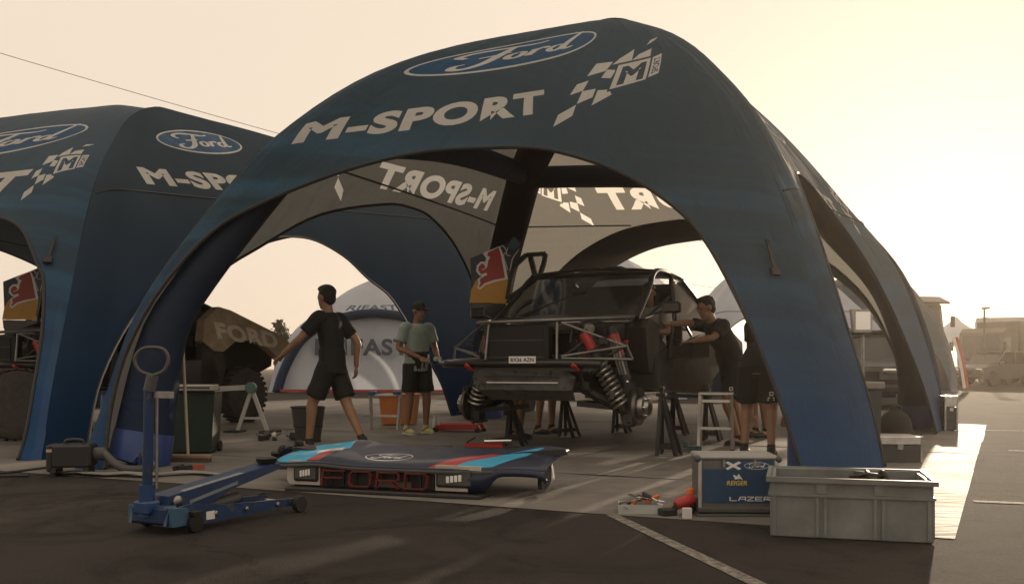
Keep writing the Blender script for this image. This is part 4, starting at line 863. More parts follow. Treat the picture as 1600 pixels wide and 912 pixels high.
def rally_car(name, loc, label, front=True, wheel=False):
    c = empty(name, loc, label, 'rally car', 'black rally cars on stands in the service tents', rz=CAR_RZ)
    # tub
    prof = [(-.25,.62),(-3.2,.60),(-4.05,.92),(-4.1,1.30),(-3.3,1.38),(-1.2,1.05),(-.55,1.10),(-.30,1.36),(-.12,1.34),(-.12,.75)]
    MB().prism(prof, 1.56, (0,-.78,0), (1,0,0), (0,0,1), (0,1,0)).build('tub', CARB, c)
    for s_ in (-1, 1):
        # flank with a scooped sill
        pr = [(-.45,.66),(-2.35,.56),(-2.55,.70),(-2.45,1.02),(-1.6,.98),(-.95,.86),(-.5,.98)]
        MB().prism(pr, .26, (0, .78 if s_ > 0 else -1.04, 0), (1,0,0), (0,0,1), (0,1,0)).build('sill_panel', CARB, c)
        MB().bar((-.5,s_*1.02,.60), (-2.4,s_*1.02,.53), .05, .04).build('rock_slider', IRON, c)
        # front wing stub and door shut panel
        pr = [(-.30,.85),(-.62,.80),(-.66,1.34),(-.38,1.40),(-.20,1.30)]
        MB().prism(pr, .20, (0, .78 if s_ > 0 else -.98, 0), (1,0,0), (0,0,1), (0,1,0)).build('wing_stub', CARB, c)
    # cabin frame
    def P(x, y, z): return np.array((x, y, z))
    for s_ in (-1, 1):
        mb = MB(); mb.tube(bez([P(-.32,s_*.84,1.40), P(-.8,s_*.80,1.72), P(-1.12,s_*.76,1.95), P(-1.5,s_*.74,2.0), P(-2.25,s_*.72,1.97)], 6), .032, 10); mb.tube(bez([P(-2.25,s_*.72,1.97), P(-2.9,s_*.74,1.75), P(-3.7,s_*.76,1.42)], 5), .034, 10)
        mb.build('roof_rail', CAGE, c, True)
        MB().tube([P(-1.75,s_*.76,1.98), P(-1.68,s_*.80,1.5), P(-1.6,s_*.78,.95)], .03, 10).build('door_pillar', CAGE, c, True)
        MB().tube([P(-.55,s_*.80,1.35), P(-1.68,s_*.76,1.72)], .018, 8).tube([P(-1.72,s_*.74,1.75), P(-2.7,s_*.72,1.3)], .018, 8).build('cage_brace', CAGE, c, True)
        V = [P(-2.32,s_*.725,1.93), P(-2.95,s_*.745,1.70), P(-3.6,s_*.765,1.42), P(-1.9,s_*.79,1.40), P(-1.82,s_*.77,1.92)]
        mesh('rear_side_panel', V, [(0,1,2,3,4)], CARB, c)
        MB().tube(bez([P(-.42,s_*.90,1.42), P(-.5,s_*1.02,1.47), P(-.52,s_*1.10,1.5)], 4), .014, 8).box((-.52,s_*1.16,1.52), (.07,.20,.12), bev=.02).build('door_mirror', CARB, c, True)
    # roof skin, lightly crowned
    V = []; Fc = []
    for i in range(13):
        x = -1.08-1.2*i/12
        for j in range(9): y = -.76+1.52*j/8; V.append((x, y, 1.965+.045*(1-(y/.76)**2)+.025*math.sin(math.pi*i/12)-.0*i))
    for i in range(12):
        for j in range(8): k = i*9+j; Fc.append((k, k+9, k+10, k+1))
    rf = mesh('roof_skin', V, Fc, CARB, c, smooth=True); rf.modifiers.new('t', 'SOLIDIFY').thickness = .025
    for (x, y, w_, d_) in ((-1.5,.18,.34,.20), (-1.55,-.35,.22,.16), (-2.0,.4,.20,.10)):
        MB().prism([(-w_/2,0),(w_/2,0),(w_/2-.03,.055),(-w_/2+.08,.045)], d_, (x,y-d_/2,2.02), (1,0,0), (0,0,1), (0,1,0)).build('roof_vent', CARB, c)
    # windscreen and surround
    n = 10; V = []; Fc = []
    for i in range(n+1):
        y = -.80+1.6*i/n; b = .07*(1-(y/.8)**2); V += [(-.36+b, y, 1.42), (-1.10+b, y*.94, 1.955)]
        if i: Fc.append((2*i-2, 2*i, 2*i+1, 2*i-1))
    mesh('windscreen', V, Fc, GLASS, c, smooth=True)
    mb = MB(); mb.tube([V[2*i] for i in range(n+1)], .024, 8); mb.tube([V[2*i+1] for i in range(n+1)], .026, 8); mb.build('screen_surround', CARB, c, True)
    MB().tube(bez([(-.33,-.55,1.46),(-.55,-.25,1.60),(-.72,.10,1.74)], 4), .012, 6).build('wiper', BLACK, c, True)
    # interior
    MB().box((-.62,0,1.26), (.34,1.5,.22), bev=.05).build('dashboard', DUST, c)
    for s_ in (-1, 1):
        st_ = MB().prism([(0,0),(.46,.02),(.48,.12),(.12,.16),(-.08,.80),(-.22,.80),(-.14,.10)], .42, (-1.62, s_*.38-.21, .98), (1,0,0), (0,0,1), (0,1,0)).build('bucket_seat', mat('seat_black', (.012,.012,.012), .7), c)
        MB().box((-1.74,s_*.38,1.78), (.10,.24,.16), bev=.03).build('head_rest', BLACK, st_)
    MB().tube([(-.95+.17*.5*math.sin(a)*.6, .38+.17*math.cos(a), 1.36+.17*math.sin(a)) for a in np.linspace(0, 2*np.pi, 18, endpoint=False)], .014, 6, closed=True).build('steering_wheel', BLACK, c, True)
    MB().box((-2.35,0,1.5), (.05,1.42,.86)).build('rear_bulkhead', BLACK, c); MB().box((-1.4,0,.99), (1.8,1.5,.03)).build('cabin_floor', BLACK, c)
    # rear bodywork
    pr = [(-2.55,.95),(-2.55,1.30),(-3.45,1.44),(-4.25,1.22),(-4.3,.95),(-4.0,.82)] + [(-3.0-.58*math.cos(a), .62+.58*math.sin(a)) for a in np.linspace(R(160), R(35), 10)][::1]
    if not wheel:
        for s_ in (-1, 1): MB().prism([(-2.45,.72),(-2.5,1.24),(-3.4,1.42),(-4.2,1.24),(-4.25,.95),(-3.7,.92),(-3.5,1.10),(-3.0,1.20),(-2.62,1.02)], .22, (0, .80 if s_ > 0 else -1.02, 0), (1,0,0), (0,0,1), (0,1,0)).build('rear_wing', CARB, c)
    return c
def coil(mb, a, b, r_, turns, w_):
    a = np.array(a, float); b = np.array(b, float); t = nrm(b-a); u = nrm(np.cross(t, (0,1,.2))); v = np.cross(t, u); n = turns*12
    mb.tube([a+(b-a)*k/n+u*r_*math.cos(2*math.pi*k/12)+v*r_*math.sin(2*math.pi*k/12) for k in range(n+1)], w_, 6); return mb
def front_end(c, detail=True):
    """bare front: tube frame, radiator, bumper beam, skid plate, suspension"""
    SIL = mat('frame_silver', (.24,.235,.225), .4, .8, var=.2)
    mb = MB().box((.24,-.26,1.12), (.16,.74,.44), bev=.03); mb.build('radiator_box', mat('radiator_black', (.009,.009,.009), .6, var=.3), c)
    MB().box((.325,-.26,1.15), (.012,.64,.30)).build('radiator_core', mat('core_dark', (.014,.0135,.013), .75, var=.3, scale=60, bump=.5, bscale=120), c)
    for z in (.995,1.17): MB().box((.334,-.26,z), (.012,.66,.012)).build('radiator_slat', DKGREY, c)
    for z, th in ((1.36,.022),): MB().tube([(.36,-.68,z),(.36,.24,z+.01),(-.25,.84,z+.05)], th*.8, 8).tube([(.36,-.68,z),(-.25,-.84,z+.05)], th*.8, 8).build('top_frame_tube', SIL, c, True)
    for s_ in (-1, 1):
        o = -.22 if s_ > 0 else -.16; w9 = .90 if s_ > 0 else 1.08
        a = [(.33,s_*.42+o*.9,1.36),(.38,s_*.44+o*.9,.94)]; mb = MB().tube(a, .015, 8)
        for p, q in (((.40,s_*.50+o*.9,1.0),(.16,s_*w9,1.10)), ((.36,s_*.48+o*.9,1.34),(.16,s_*w9,1.10)), ((.36,s_*.48+o*.9,1.34),(-.05,s_*.86,1.36)), ((.16,s_*w9,1.10),(.10,s_*.62,.98)), ((.40,s_*.50+o*.9,.98),(.10,s_*(w9+.05),.97)), ((.10,s_*(w9+.05),.97),(.16,s_*w9,1.12))): mb.tube([p, q], .0125, 8)
        mb.build('front_frame', SIL, c, True)
    # bumper beam and plate
    MB().tube(bez([(.30,-1.12,.93),(.46,-.9,.93),(.52,-.3,.93),(.52,.3,.93),(.44,.75,.92)], 6), .052, 10, r2=.045).build('bumper_beam', CARB, c, True)
    MB().box((.30,.0,.88), (.36,1.30,.10), bev=.02).build('cross_member', CARB, c)
    pl = MB().box((.578,-.05,.965), (.008,.30,.07)).build('number_plate', PWHITE, c)
    letters('plate_characters', 'BX36 AZN', lambda x, y: (.5835, -.18+.26*x, .945+.04*y), BLACK, pl, .03)
    for y in (-.68,.52): MB().bar((.50,y,.86), (.60,y,.905), .05, .018).tube([(.6,y-.02,.90),(.62,y,.925),(.6,y+.02,.90)], .012, 6).build('tow_hook', mat('hook_red', (.55,.05,.03), .4), c)
    sk = [(.52,-.66,.80),(.56,-.56,.86),(.56,.40,.86),(.52,.50,.80),(.50,.46,.66),(.30,.40,.56),(.30,-.56,.56),(.50,-.62,.66)]
    V = [np.array(p) for p in sk]+[np.array(p)+(-.03,0,-.01) for p in sk]; Fc = [(0,1,2,3,4,7),(4,5,6,7)]+[(8+5,8+4,8+7,8+6),(11,10,9,8,15,12)]+[(i,(i+1)%8,8+(i+1)%8,8+i) for i in range(8)]
    s_o = mesh('skid_plate', V, Fc, mat('skid_grey', (.13,.128,.122), .42, .4, var=.25, wear=(.05,.045,.04), wscale=9, wpos=.55), c)
    for z, w_ in ((.80,.84),(.735,.80)): MB().box((.555-(.86-z)*.2,-.08,z), (.02,w_,.012)).build('skid_slot', OFFW if z < .78 else BLACK, s_o)
    letters('stamped_letters', 'RAPTOR', lambda x, y: (.563, -.36+.56*x, .775+.03*y), BLACK, s_o, .03) if False else None
    for s_ in (-1, 1):
        hub = np.array((0, s_*1.0, .49))
        mb = MB()
        for (a, b, r_) in (((.22,s_*.36,.72),(.02,s_*.88,.42),.045), ((-.28,s_*.36,.70),(-.02,s_*.88,.42),.045), ((.0,s_*.5,.6),(0,s_*.88,.43),.03)): mb.tube([a, b], r_, 8)
        mb.prism([(.20,.38),(-.26,.38),(-.05,.86),(.05,.86)], .05, (0,0,.53), (1,0,0), (0,s_,-.10)).build('lower_wishbone', IRON, c, True)
        MB().tube([(.16,s_*.46,1.0),(.0,s_*.84,.68)], .026, 8).tube([(-.2,s_*.46,1.0),(.0,s_*.84,.68)], .026, 8).build('upper_wishbone', IRON, c, True)
        MB().prism([(-.07,.30),(.07,.30),(.05,.74),(-.05,.74)], .10, (0, s_*.88-.05, 0), (1,0,0), (0,0,1), (0,1,0)).ell((0,s_*.90,.34), (.08,.07,.06), 10, 6).tube([(.10,s_*.86,.5),(.16,s_*.5,.66)], .018, 8).build('upright', IRON, c, True)
        MB().bar((-.12,s_*.84,.30), (.14,s_*.84,.30), .03, .025).ell((0,s_*.84,.31), (.05,.04,.03), 8, 5).build('lower_ball_joint', IRON, c)
        d = MB().lathe([(.09,-.016),(.185,-.016),(.187,0),(.185,.016),(.09,.016)], hub-(0, s_*.02, 0), (0,s_,0), 32).build('brake_disc', DISC, c, True)
        MB().lathe([(.125,.0),(.12,.05),(.085,.06),(.075,.10),(.05,.11),(.03,.115)], hub, (0,s_,0), 24).build('wheel_hub', STEEL, d, True)
        for k in range(6): a = 2*math.pi*k/6; MB().tube([hub+(.095*math.cos(a), s_*.05, .095*math.sin(a)), hub+(.095*math.cos(a), s_*.085, .095*math.sin(a))], .010, 8).build('wheel_stud', CHROME, d)
        MB().box(hub+(.02,-s_*.03,.15), (.20,.09,.09), rotx(0), bev=.02).build('brake_caliper', IRON, d)
        # spring over damper and by-pass damper with red reservoirs
        a = np.array((.12,s_*.86,.46)); b = np.array((.22,s_*.58,1.04)); sp = MB().tube([a, b], .035, 10).build('coil_over', IRON, c, True)
        coil(MB(), a+(b-a)*.06, a+(b-a)*.80, .078, 9, .0135).build('coil_spring', SPRING, sp, True)
        MB().lathe([(.06,0),(.068,.01),(.068,.03),(.05,.04)], a+(b-a)*.72, b-a, 14).build('spring_seat', DKGREY, sp, True)
        MB().tube([a+(b-a)*.76, b+(b-a)*.38], .05, 12).build('damper_body', BLACK, sp, True); MB().tube([a+(b-a)*1.06, a+(b-a)*1.34], .054, 12).build('red_sleeve', REDP, sp, True)
        a2 = np.array((.02,s_*.93,.52)); b2 = np.array((.06,s_*.70,1.30)); dm = MB().tube([a2, a2+(b2-a2)*.34], .016, 8).build('damper_rod', CHROME, c, True)
        MB().tube([a2+(b2-a2)*.30, b2], .052, 12).build('damper_body', BLACK, dm, True); MB().tube([a2+(b2-a2)*.62, a2+(b2-a2)*.9], .057, 12).build('red_sleeve', REDP, dm, True)
        for k in range(3): MB().tube([a2+(b2-a2)*.38+(.055,.03*(k-1),0), a2+(b2-a2)*.85+(.055,.03*(k-1),0)], .012, 6).build('bypass_tube', STEEL, dm, True)
        MB().tube(bez([b2, b2+(.12,-.1*s_,.06), b2+(.2,-.3*s_,.03), (.3,s_*.35,1.15)], 5), .014, 6).build('hose', BLACK, c, True)
    for k, (a, b) in enumerate((((.18,.05,1.0),(.2,.52,1.2)), ((.2,-.5,1.18),(.1,-.86,1.02)), ((.1,.3,.8),(.3,-.5,.78)), ((.25,-.7,1.05),(.05,-.95,.9)))):
        m_ = (np.array(a)+b)/2+np.array((.10,0,-.09)); MB().tube(bez([a, m_, b], 6), .018, 8).build('hose', BLACK, c, True)
    rs = random.Random(12); cols = [BLACK, BLACK, DKGREY, STEEL, REDP, BLACK]
    for k in range(18):
        s_ = 1 if k % 3 else -1; a = np.array((rs.uniform(-.1,.25), s_*rs.uniform(.3,.55), rs.uniform(.95,1.32))); e = np.array((rs.uniform(-.2,.15), s_*rs.uniform(.55,.95), rs.uniform(.55,1.25))); m1 = a*.6+e*.4+np.array((rs.uniform(.05,.2), s_*rs.uniform(0,.08), rs.uniform(-.15,.08)))
        hs_ = MB().tube(bez([a, m1, e], 6), rs.choice((.008,.011,.015)), 6).build('hose', cols[k % 6], c, True)
        if k % 2 == 0: MB().lathe([(.012,-.02),(.02,-.012),(.02,.012),(.012,.02)], e, e-m1, 8).build('hose_fitting', STEEL if k % 4 else REDP, hs_, True)
    MB().lathe([(.05,0),(.055,.01),(.055,.16),(.03,.18)], (.08,.44,1.16), (.1,.3,1), 14).build('fluid_reservoir', mat('cloudy_plastic', (.32,.31,.27), .5), c, True)
    MB().box((-.02,.05,1.30), (.34,.62,.10), bev=.03).build('engine_cover', DUST, c); MB().tube(bez([(.1,-.5,1.28),(-.05,-.2,1.40),(-.1,.25,1.38),(.1,.5,1.22)], 6), .045, 10).build('intake_pipe', DKGREY, c, True)
    rs = random.Random(3)
    for k in range(26):
        s_ = 1 if k % 2 else -1; p = (rs.uniform(-.15,.30), s_*rs.uniform(.35,.85), rs.uniform(.55,1.2)); MB().box(p, (rs.uniform(.03,.10), rs.uniform(.03,.09), rs.uniform(.03,.09)), rotz(rs.random()*2), bev=.008).build('bracket', [IRON, DKGREY, STEEL, BLACK][k % 4], c)
def w2l(p, loc): q = np.array(p)-np.array(loc); return np.array((q@CF, q@CLF, q[2]))
def P3(px, py, Y): return np.array(((px-800)/1500*Y, Y, .88+(575-py)/1500*Y))
CAR1 = (.41,10.15,0)
C1 = rally_car('rally_car', CAR1, 'stripped black rally car raised on stands in the open tent, bare front suspension')
front_end(C1)
# --- raised door with the painted bull
def zp(L): return [(640+x/4.56, 360+y/4.56) for x, y in L]
def door_world(px, py, dz=0): Y = 11.75+.0016*(px-740)+dz; return P3(px, py, Y)
def door(c, loc, shift, scale=1.0, art=True):
    s0 = np.array(shift)
    def fn(x, y):
        p = door_world(x, y)+s0; return w2l(p, loc)
    outline = np.array(zp([(432,200),(545,150),(640,112),(700,85),(742,40),(775,70),(792,105),(775,140),(720,300),(700,420),(690,522),(560,515),(425,515),(440,420)]))
    flip = lambda L: np.array([(x, 1000-y) for x, y in L])
    bull_o = zp([(520,165),(560,140),(640,108),(660,150),(690,280),(700,345),(640,358),(545,385),(500,422),(480,405),(492,380),(485,345),(515,325),(495,318),(474,290),(478,250),(505,222),(540,222),(545,195)])
    bull = zp([(552,178),(560,155),(635,120),(650,170),(672,290),(680,338),(600,352),(535,375),(500,405),(492,400),(505,375),(500,345),(535,325),(555,315),(545,300),(510,312),(490,285),(492,258),(512,235),(530,240),(540,262),(522,280),(508,268),(520,285),(552,262),(560,215),(575,190)])
    sunp = zp([(425,516),(440,420),(470,360),(500,330),(560,330),(700,345),(690,523)])
    teal = zp([(700,110),(742,42),(790,100),(745,138),(720,130)])
    swirl = [stroke(np.array(flip(zp([(640,120),(665,110),(690,150),(670,180),(700,280)]))), 1.6), stroke(np.array(flip(zp([(790,120),(760,160),(730,210),(715,300)]))), 1.8), stroke(np.array(flip(zp([(700,120),(690,170),(720,180)]))), 1.4)]
    L = [([flip(sunp)], 1), ([flip(bull_o)], 3), ([flip(bull)], 2), ([flip(teal)], 4)]+[([k], 5) for k in swirl]
    P, T, mi = printed(resample(flip(outline), 6), L, 7, 3)
    DY = mat('door_yellow', (.62,.30,.03), .4, var=.06); DR = mat('door_red', (.40,.028,.022), .4, var=.06); DT = mat('door_teal', (.02,.10,.12), .4); DW = mat('door_grey', (.5,.48,.44), .4)
    V = [fn(x, 1000-y) for x, y in P]; n = len(V); back = [np.array(v)+w2l(np.array(loc)+np.array((.02,.07,0)), loc) for v in V]
    d = mesh('door_skin', V, [t[::1] for t in T], [PNAVY, DY, DR, PWHITE, DT, DW], c, fmat=mi); d.data.validate()
    mesh('door_inner', back, [t[::-1] for t in T], CARB, d)
    fr = zp([(698,490),(735,285),(760,240),(830,175),(968,165),(958,230),(925,330),(860,375)])
    pts = [fn(*p) for p in fr]; pts.append(pts[0]); mb = MB()
    for a, b in zip(pts, pts[1:]): mb.bar(a, b, .05, .045, up=(1,0,0))
    mb.bar(fn(*zp([(860,185)])[0]), fn(*zp([(900,345)])[0]), .06, .04, up=(1,0,0)); mb.build('window_frame', CARB, d)
    mesh('window_pane', [np.array(p) for p in pts[:-1]], [tuple(range(len(pts)-1))], CLEAR, d)
    low = zp([(428,518),(690,524),(700,560),(660,640),(450,640),(432,560)]); Vl = [fn(*p) for p in low]; k = len(Vl); Vb = [v+w2l(np.array(loc)+np.array((.02,.06,0)), loc) for v in Vl]
    mesh('door_lower', Vl+Vb, [tuple(range(k)), tuple(range(k, 2*k))[::-1]]+[(i, (i+1) % k, k+(i+1) % k, k+i) for i in range(k)], CARB, d)
    MB().tube(bez([fn(845,478), fn(835,470), fn(815,478), fn(800,495)], 4), .03, 8).build('gas_strut', CHROME, d, True)
door(C1, CAR1, (0,0,0))
# --- second car in the neighbouring tent
CAR2 = (-6.68,13.28,0)
C2 = rally_car('rally_car', CAR2, 'rally car in the neighbouring tent, tan rear wing with pale lettering, red-rimmed rear wheel', wheel=True)
front_end(C2, False)
door(C2, CAR2, np.array((-6.68,13.28,0))-np.array((.41,10.15,0))+np.array((.30,-1.1,-.10)))
TAN = mat('tan_paint', (.46,.35,.23), .5, var=.25, scale=3)
pr = [(-2.15,1.30),(-2.2,1.62),(-2.5,1.84),(-2.75,1.80),(-4.0,1.42),(-4.2,1.30),(-4.15,1.12),(-3.95,1.02),(-3.72,1.16),(-3.5,1.28),(-3.2,1.34),(-2.85,1.30),(-2.6,1.14),(-2.4,1.15)]
for s_ in (-1, 1):
    w_ = MB().prism(pr, .16, (0, .92 if s_ > 0 else -1.08, 0), (1,0,0), (0,0,1), (0,1,0)).build('rear_wing', TAN, C2); w_['label'] = 'tan rear wing with pale letters'
    letters('wing_lettering', 'FORD', (lambda x, y: (-2.48-1.42*x+.10*y, 1.084, 1.34+.27*y-.13*x)) if s_ > 0 else (lambda x, y: (-3.9+1.42*x, -1.084, 1.22+.27*y+.1*x)), mat('pale_tan', (.74,.66,.54), .5), w_, .045)
    MB().prism([(-2.15,.60),(-2.2,1.29),(-2.42,1.14),(-2.6,1.12),(-2.7,.9),(-2.6,.62)], .14, (0, .90 if s_ > 0 else -1.04, 0), (1,0,0), (0,0,1), (0,1,0)).build('side_panel', DUST, C2)
MB().prism([(-2.6,1.50),(-2.9,1.60),(-3.9,1.36),(-3.8,1.30)], 1.7, (0,-.85,0), (1,0,0), (0,0,1), (0,1,0)).build('rear_deck', TAN, C2)
for s_ in (-1, 1):
    hub = np.array((-3.08, s_*1.02, .45)); hw = .14
    wl = MB().lathe([(.24,-hw),(.36,-hw),(.425,-hw*.8),(.45,-hw*.3),(.45,hw*.3),(.425,hw*.8),(.36,hw),(.24,hw)], hub, (0,s_,0), 36).build('wheel', TYRE, C2, True)
    MB().lathe([(.245,hw*.86),(.235,hw*.6),(.20,hw*.45),(.08,hw*.5),(.06,hw*.9),(.03,hw)], hub, (0,s_,0), 30).build('rim', mat('rim_dark_red', (.22,.03,.025), .45, .2), wl, True)
    for k in range(10): a = 2*math.pi*k/10; MB().bar(hub+(.07*math.cos(a), s_*hw*.62, .07*math.sin(a)), hub+(.23*math.cos(a), s_*hw*.80, .23*math.sin(a)), .02, .03, up=(0,1,0)).build('spoke', mat('rim_dark_red', (.10,.018,.015), .45), wl)
    for k in range(30):
        a = 2*math.pi*k/30; MB().box(hub+(.452*math.cos(a), 0, .452*math.sin(a)), (.022,.24,.05), roty(-a)).build('tread_block', TYRE, wl)
for (x, y) in ((-.35,.5),(-.35,-.5)):
    p = np.array(CAR2)+CF*x+CLF*y; jack_stand(p[0], p[1], -.35, .60, ['axle stand under the neighbouring car, inner side', 'axle stand under the neighbouring car, outer side'][y < 0])['group'] = 'axle stands under the neighbouring car'
for x in (-3.0,):
    for y in (-.4,.4):
        p = np.array(CAR1)+CF*x+CLF*y; jack_stand(p[0], p[1], -.35, .58, ['axle stand under the rear axle of the stripped car, far side', 'axle stand under the rear axle of the stripped car, near side'][y > 0])

sw = empty('spare_wheel', (-5.95,11.6,.43), 'large off-road tyre leaning upright at the front of the neighbouring car', 'wheel', rot=(R(-9),0,R(12)))
MB().lathe([(.24,-.14),(.35,-.14),(.41,-.11),(.43,-.04),(.43,.04),(.41,.11),(.35,.14),(.24,.14)], (0,0,0), (0,1,0), 36).build('tyre', TYRE, sw, True); MB().lathe([(.245,.12),(.235,.08),(.20,.06),(.08,.07),(.03,.10)], (0,0,0), (0,-1,0), 30).build('rim', mat('rim_dark_red', (.22,.03,.025), .45), sw, True)
for k in range(30): a = 2*math.pi*k/30; MB().box((.432*math.cos(a), 0, .432*math.sin(a)), (.022,.24,.05), roty(-a)).build('tread_block', TYRE, sw)
# ------------------------------------------------------------------ people (x forward, y left, z up)
SKIN = mat('skin', (.30,.165,.10), .55, var=.1, scale=8); SKIN2 = mat('skin_tanned', (.25,.13,.08), .55, var=.1)
TBLK = mat('black_jersey', (.012,.0115,.011), .85, var=.2, bump=.12, bscale=18); SBLK = mat('black_shorts', (.010,.0095,.009), .8, var=.2, bump=.12, bscale=16); TGRN = mat('mint_tshirt', (.27,.34,.31), .85, var=.08, bump=.12, bscale=14); TWHT = mat('white_tshirt', (.5,.48,.44), .85, var=.06)
HAIR = mat('dark_hair', (.012,.009,.007), .6, var=.3, scale=40, bump=.6, bscale=80); SHOE = mat('black_shoe', (.012,.012,.012), .6); SHOEG = mat('pale_olive_shoe', (.45,.50,.20), .6); CAPM = mat('black_cap', (.014,.014,.014), .8)
def remeshed(name, mb, m, parent, vox=.011, sm=4, amp=0., frq=9, seed=0):
    tmp = mesh('tmp', mb.V, mb.F, m); md = tmp.modifiers.new('r', 'REMESH'); md.mode = 'VOXEL'; md.voxel_size = vox; s_ = tmp.modifiers.new('s', 'SMOOTH'); s_.factor = .5; s_.iterations = sm
    dg = bpy.context.evaluated_depsgraph_get(); dg.update(); me = bpy.data.meshes.new_from_object(tmp.evaluated_get(dg)); old = tmp.data; bpy.data.objects.remove(tmp); bpy.data.meshes.remove(old)
    if amp:
        n = len(me.vertices); co = np.empty(n*3); me.vertices.foreach_get('co', co); nr = np.empty(n*3); me.vertices.foreach_get('normal', nr); co = co.reshape(-1, 3); nr = nr.reshape(-1, 3)
        d = np.array([noise.noise(Vector((p[0]*frq+seed, p[1]*frq, p[2]*frq*.6)))+.6*noise.noise(Vector((p[0]*frq*2.3+seed, p[1]*frq*2.3, p[2]*frq*1.1))) for p in co]); co += nr*(d*amp)[:, None]; me.vertices.foreach_set('co', co.ravel())
    me.name = name; me.materials.clear(); me.materials.append(m); me.polygons.foreach_set('use_smooth', [True]*len(me.polygons))
    o = bpy.data.objects.new(name, me); link(o, parent); return o
DEF = dict(pel=(0,0,.95), wai=(0,0,1.10), che=(0,0,1.32), nek=(0,0,1.48), hed=(.025,0,1.635), sh=(0,.185,1.42), el=(-.03,.24,1.14), wr=(.04,.25,.90), hip=(0,.095,.92), kn=(.02,.10,.50), an=(-.02,.10,.09))
def person(loc, rz, label, pose, shirt=TBLK, shorts=SBLK, shoe=SHOE, skin=SKIN, hair='short', look=(1,0,0), group='people working around the rally car', sy=1., curl=.8, logo=False, headtilt=0):
    J = {}
    for k, v in DEF.items():
        if k in ('sh','el','wr','hip','kn','an'): J[k+'L'] = np.array(v, float); J[k+'R'] = np.array((v[0], -v[1], v[2]), float)
        else: J[k] = np.array(v, float)
    for k, v in pose.items(): J[k] = np.array(v, float)
    p = empty('person', loc, label, 'person', group, rz=rz); b = MB(); side = nrm(J['shL']-J['shR'])
    hs = nrm(J['hipL']-J['hipR'])
    b.tube(bez([J['hipL']*.5+J['hipR']*.5-(0,0,.06), J['pel'], J['wai'], J['che'], J['nek']-(J['nek']-J['che'])*.25], 4), np.interp(np.linspace(0,1,17), [0,.25,.5,.8,.93,1], [.12,.155,.135,.165,.13,.07]), 18, side=hs, r2=np.interp(np.linspace(0,1,17), [0,.25,.5,.8,1], [.09,.105,.095,.11,.06]))
    b.tube([J['che']*.3+J['nek']*.7, J['nek'], J['hed']-(0,0,.02)], [.068,.056,.055], 12)
    fw = nrm(look); up = nrm((J['hed']-J['nek'])+np.array((0,0,.12))); fw = nrm(fw-up*(fw@up)); lf = np.cross(up, fw); HM = np.stack([fw, lf, up], 1); hd = J['hed']
    b.ell(hd+HM@np.array((-.008,0,.03)), (.098,.077,.098), 18, 12, HM).ell(hd+HM@np.array((.035,0,-.045)), (.062,.056,.072), 14, 10, HM).ell(hd+HM@np.array((.062,0,-.095)), (.03,.032,.022), 10, 7, HM)
    b.ell(hd+HM@np.array((.100,0,-.012)), (.018,.013,.026), 10, 7, HM).ell(hd+HM@np.array((.083,0,.025)), (.02,.05,.012), 10, 6, HM).ell(hd+HM@np.array((.09,0,-.062)), (.012,.026,.009), 8, 6, HM)
    for s_ in (-1, 1): b.ell(hd+HM@np.array((-.005,s_*.078,0)), (.022,.012,.034), 10, 7, HM)
    for S in 'LR':
        sg = 1 if S == 'L' else -1; sh, el, wr = J['sh'+S], J['el'+S], J['wr'+S]
        b.tube(bez([J['che']*.4+J['nek']*.1+sh*.5, sh, sh*.5+el*.5, el, el*.65+wr*.35, wr], 3), np.interp(np.linspace(0,1,16), [0,.2,.4,.6,.75,1], [.06,.06,.049,.04,.042,.028]), 12)
        d = nrm(wr-el); sd_ = np.cross(d, nrm(np.array((1,.0,.2)) if abs(d[0]) < .8 else np.array((0,0,1)))); sd_ = nrm(sd_); pal = np.cross(sd_, d)*(sg); M_ = np.stack([d, sd_, pal], 1); c0 = wr+d*.05
        b.ell(c0, (.052,.040,.017), 12, 8, M_)
        for q in range(4):
            o_ = wr+d*.085+sd_*(-.030+.02*q); ln = (.062,.074,.07,.056)[q]; cu = curl; m1 = o_+d*ln*.5+pal*(-ln*.2*cu); e1 = m1+d*ln*.45*(1-.5*cu)+pal*(-ln*.5*cu)
            b.tube([wr+d*.06+sd_*(-.027+.018*q), o_, m1, e1], [.010,.010,.009,.007], 8)
        th = wr+d*.03+sd_*.035*1; b.tube([wr+d*.02+sd_*.015, th, th+d*.035+sd_*.018-pal*.012, th+d*.06+sd_*.016-pal*.028], [.014,.013,.010,.008], 8)
        hp, kn, an = J['hip'+S], J['kn'+S], J['an'+S]
        b.tube(bez([hp+(0,0,.03), hp*.55+kn*.45, kn, kn*.68+an*.32, an], 4), np.interp(np.linspace(0,1,17), [0,.25,.5,.68,1], [.098,.085,.058,.058,.036]), 14)
        ft = J.get('toe'+S); ft = an+np.array((.14,0,-.06)) if ft is None else ft
        b.tube([an-(.03,0,.03), an+(.02,0,-.03), ft], [.045,.045,.03], 10)
    remeshed('body', b, skin, p, .010, 4)
    # clothes
    s = MB(); A = J['hipL']*.5+J['hipR']*.5+(J['pel']-J['wai'])*.55
    s.tube(bez([A, J['pel'], J['wai'], J['che'], J['che']*.35+J['nek']*.65, J['nek']-(J['nek']-J['che'])*.05], 4), np.interp(np.linspace(0,1,21), [0,.2,.4,.62,.82,1], [.188,.185,.168,.190,.155,.078]), 20, side=hs, r2=np.interp(np.linspace(0,1,21), [0,.2,.4,.65,.85,1], [.138,.135,.122,.132,.105,.075]))
    for S in 'LR':
        sh, el = J['sh'+S], J['el'+S]; s.tube(bez([J['che']*.4+J['nek']*.1+sh*.5, sh, sh*.62+el*.38, sh*.28+el*.72], 4), np.interp(np.linspace(0,1,13), [0,.3,1], [.070,.076,.076]), 14)
    so = remeshed('t_shirt', s, shirt, p, .013, 3, .006, 8, loc[0])
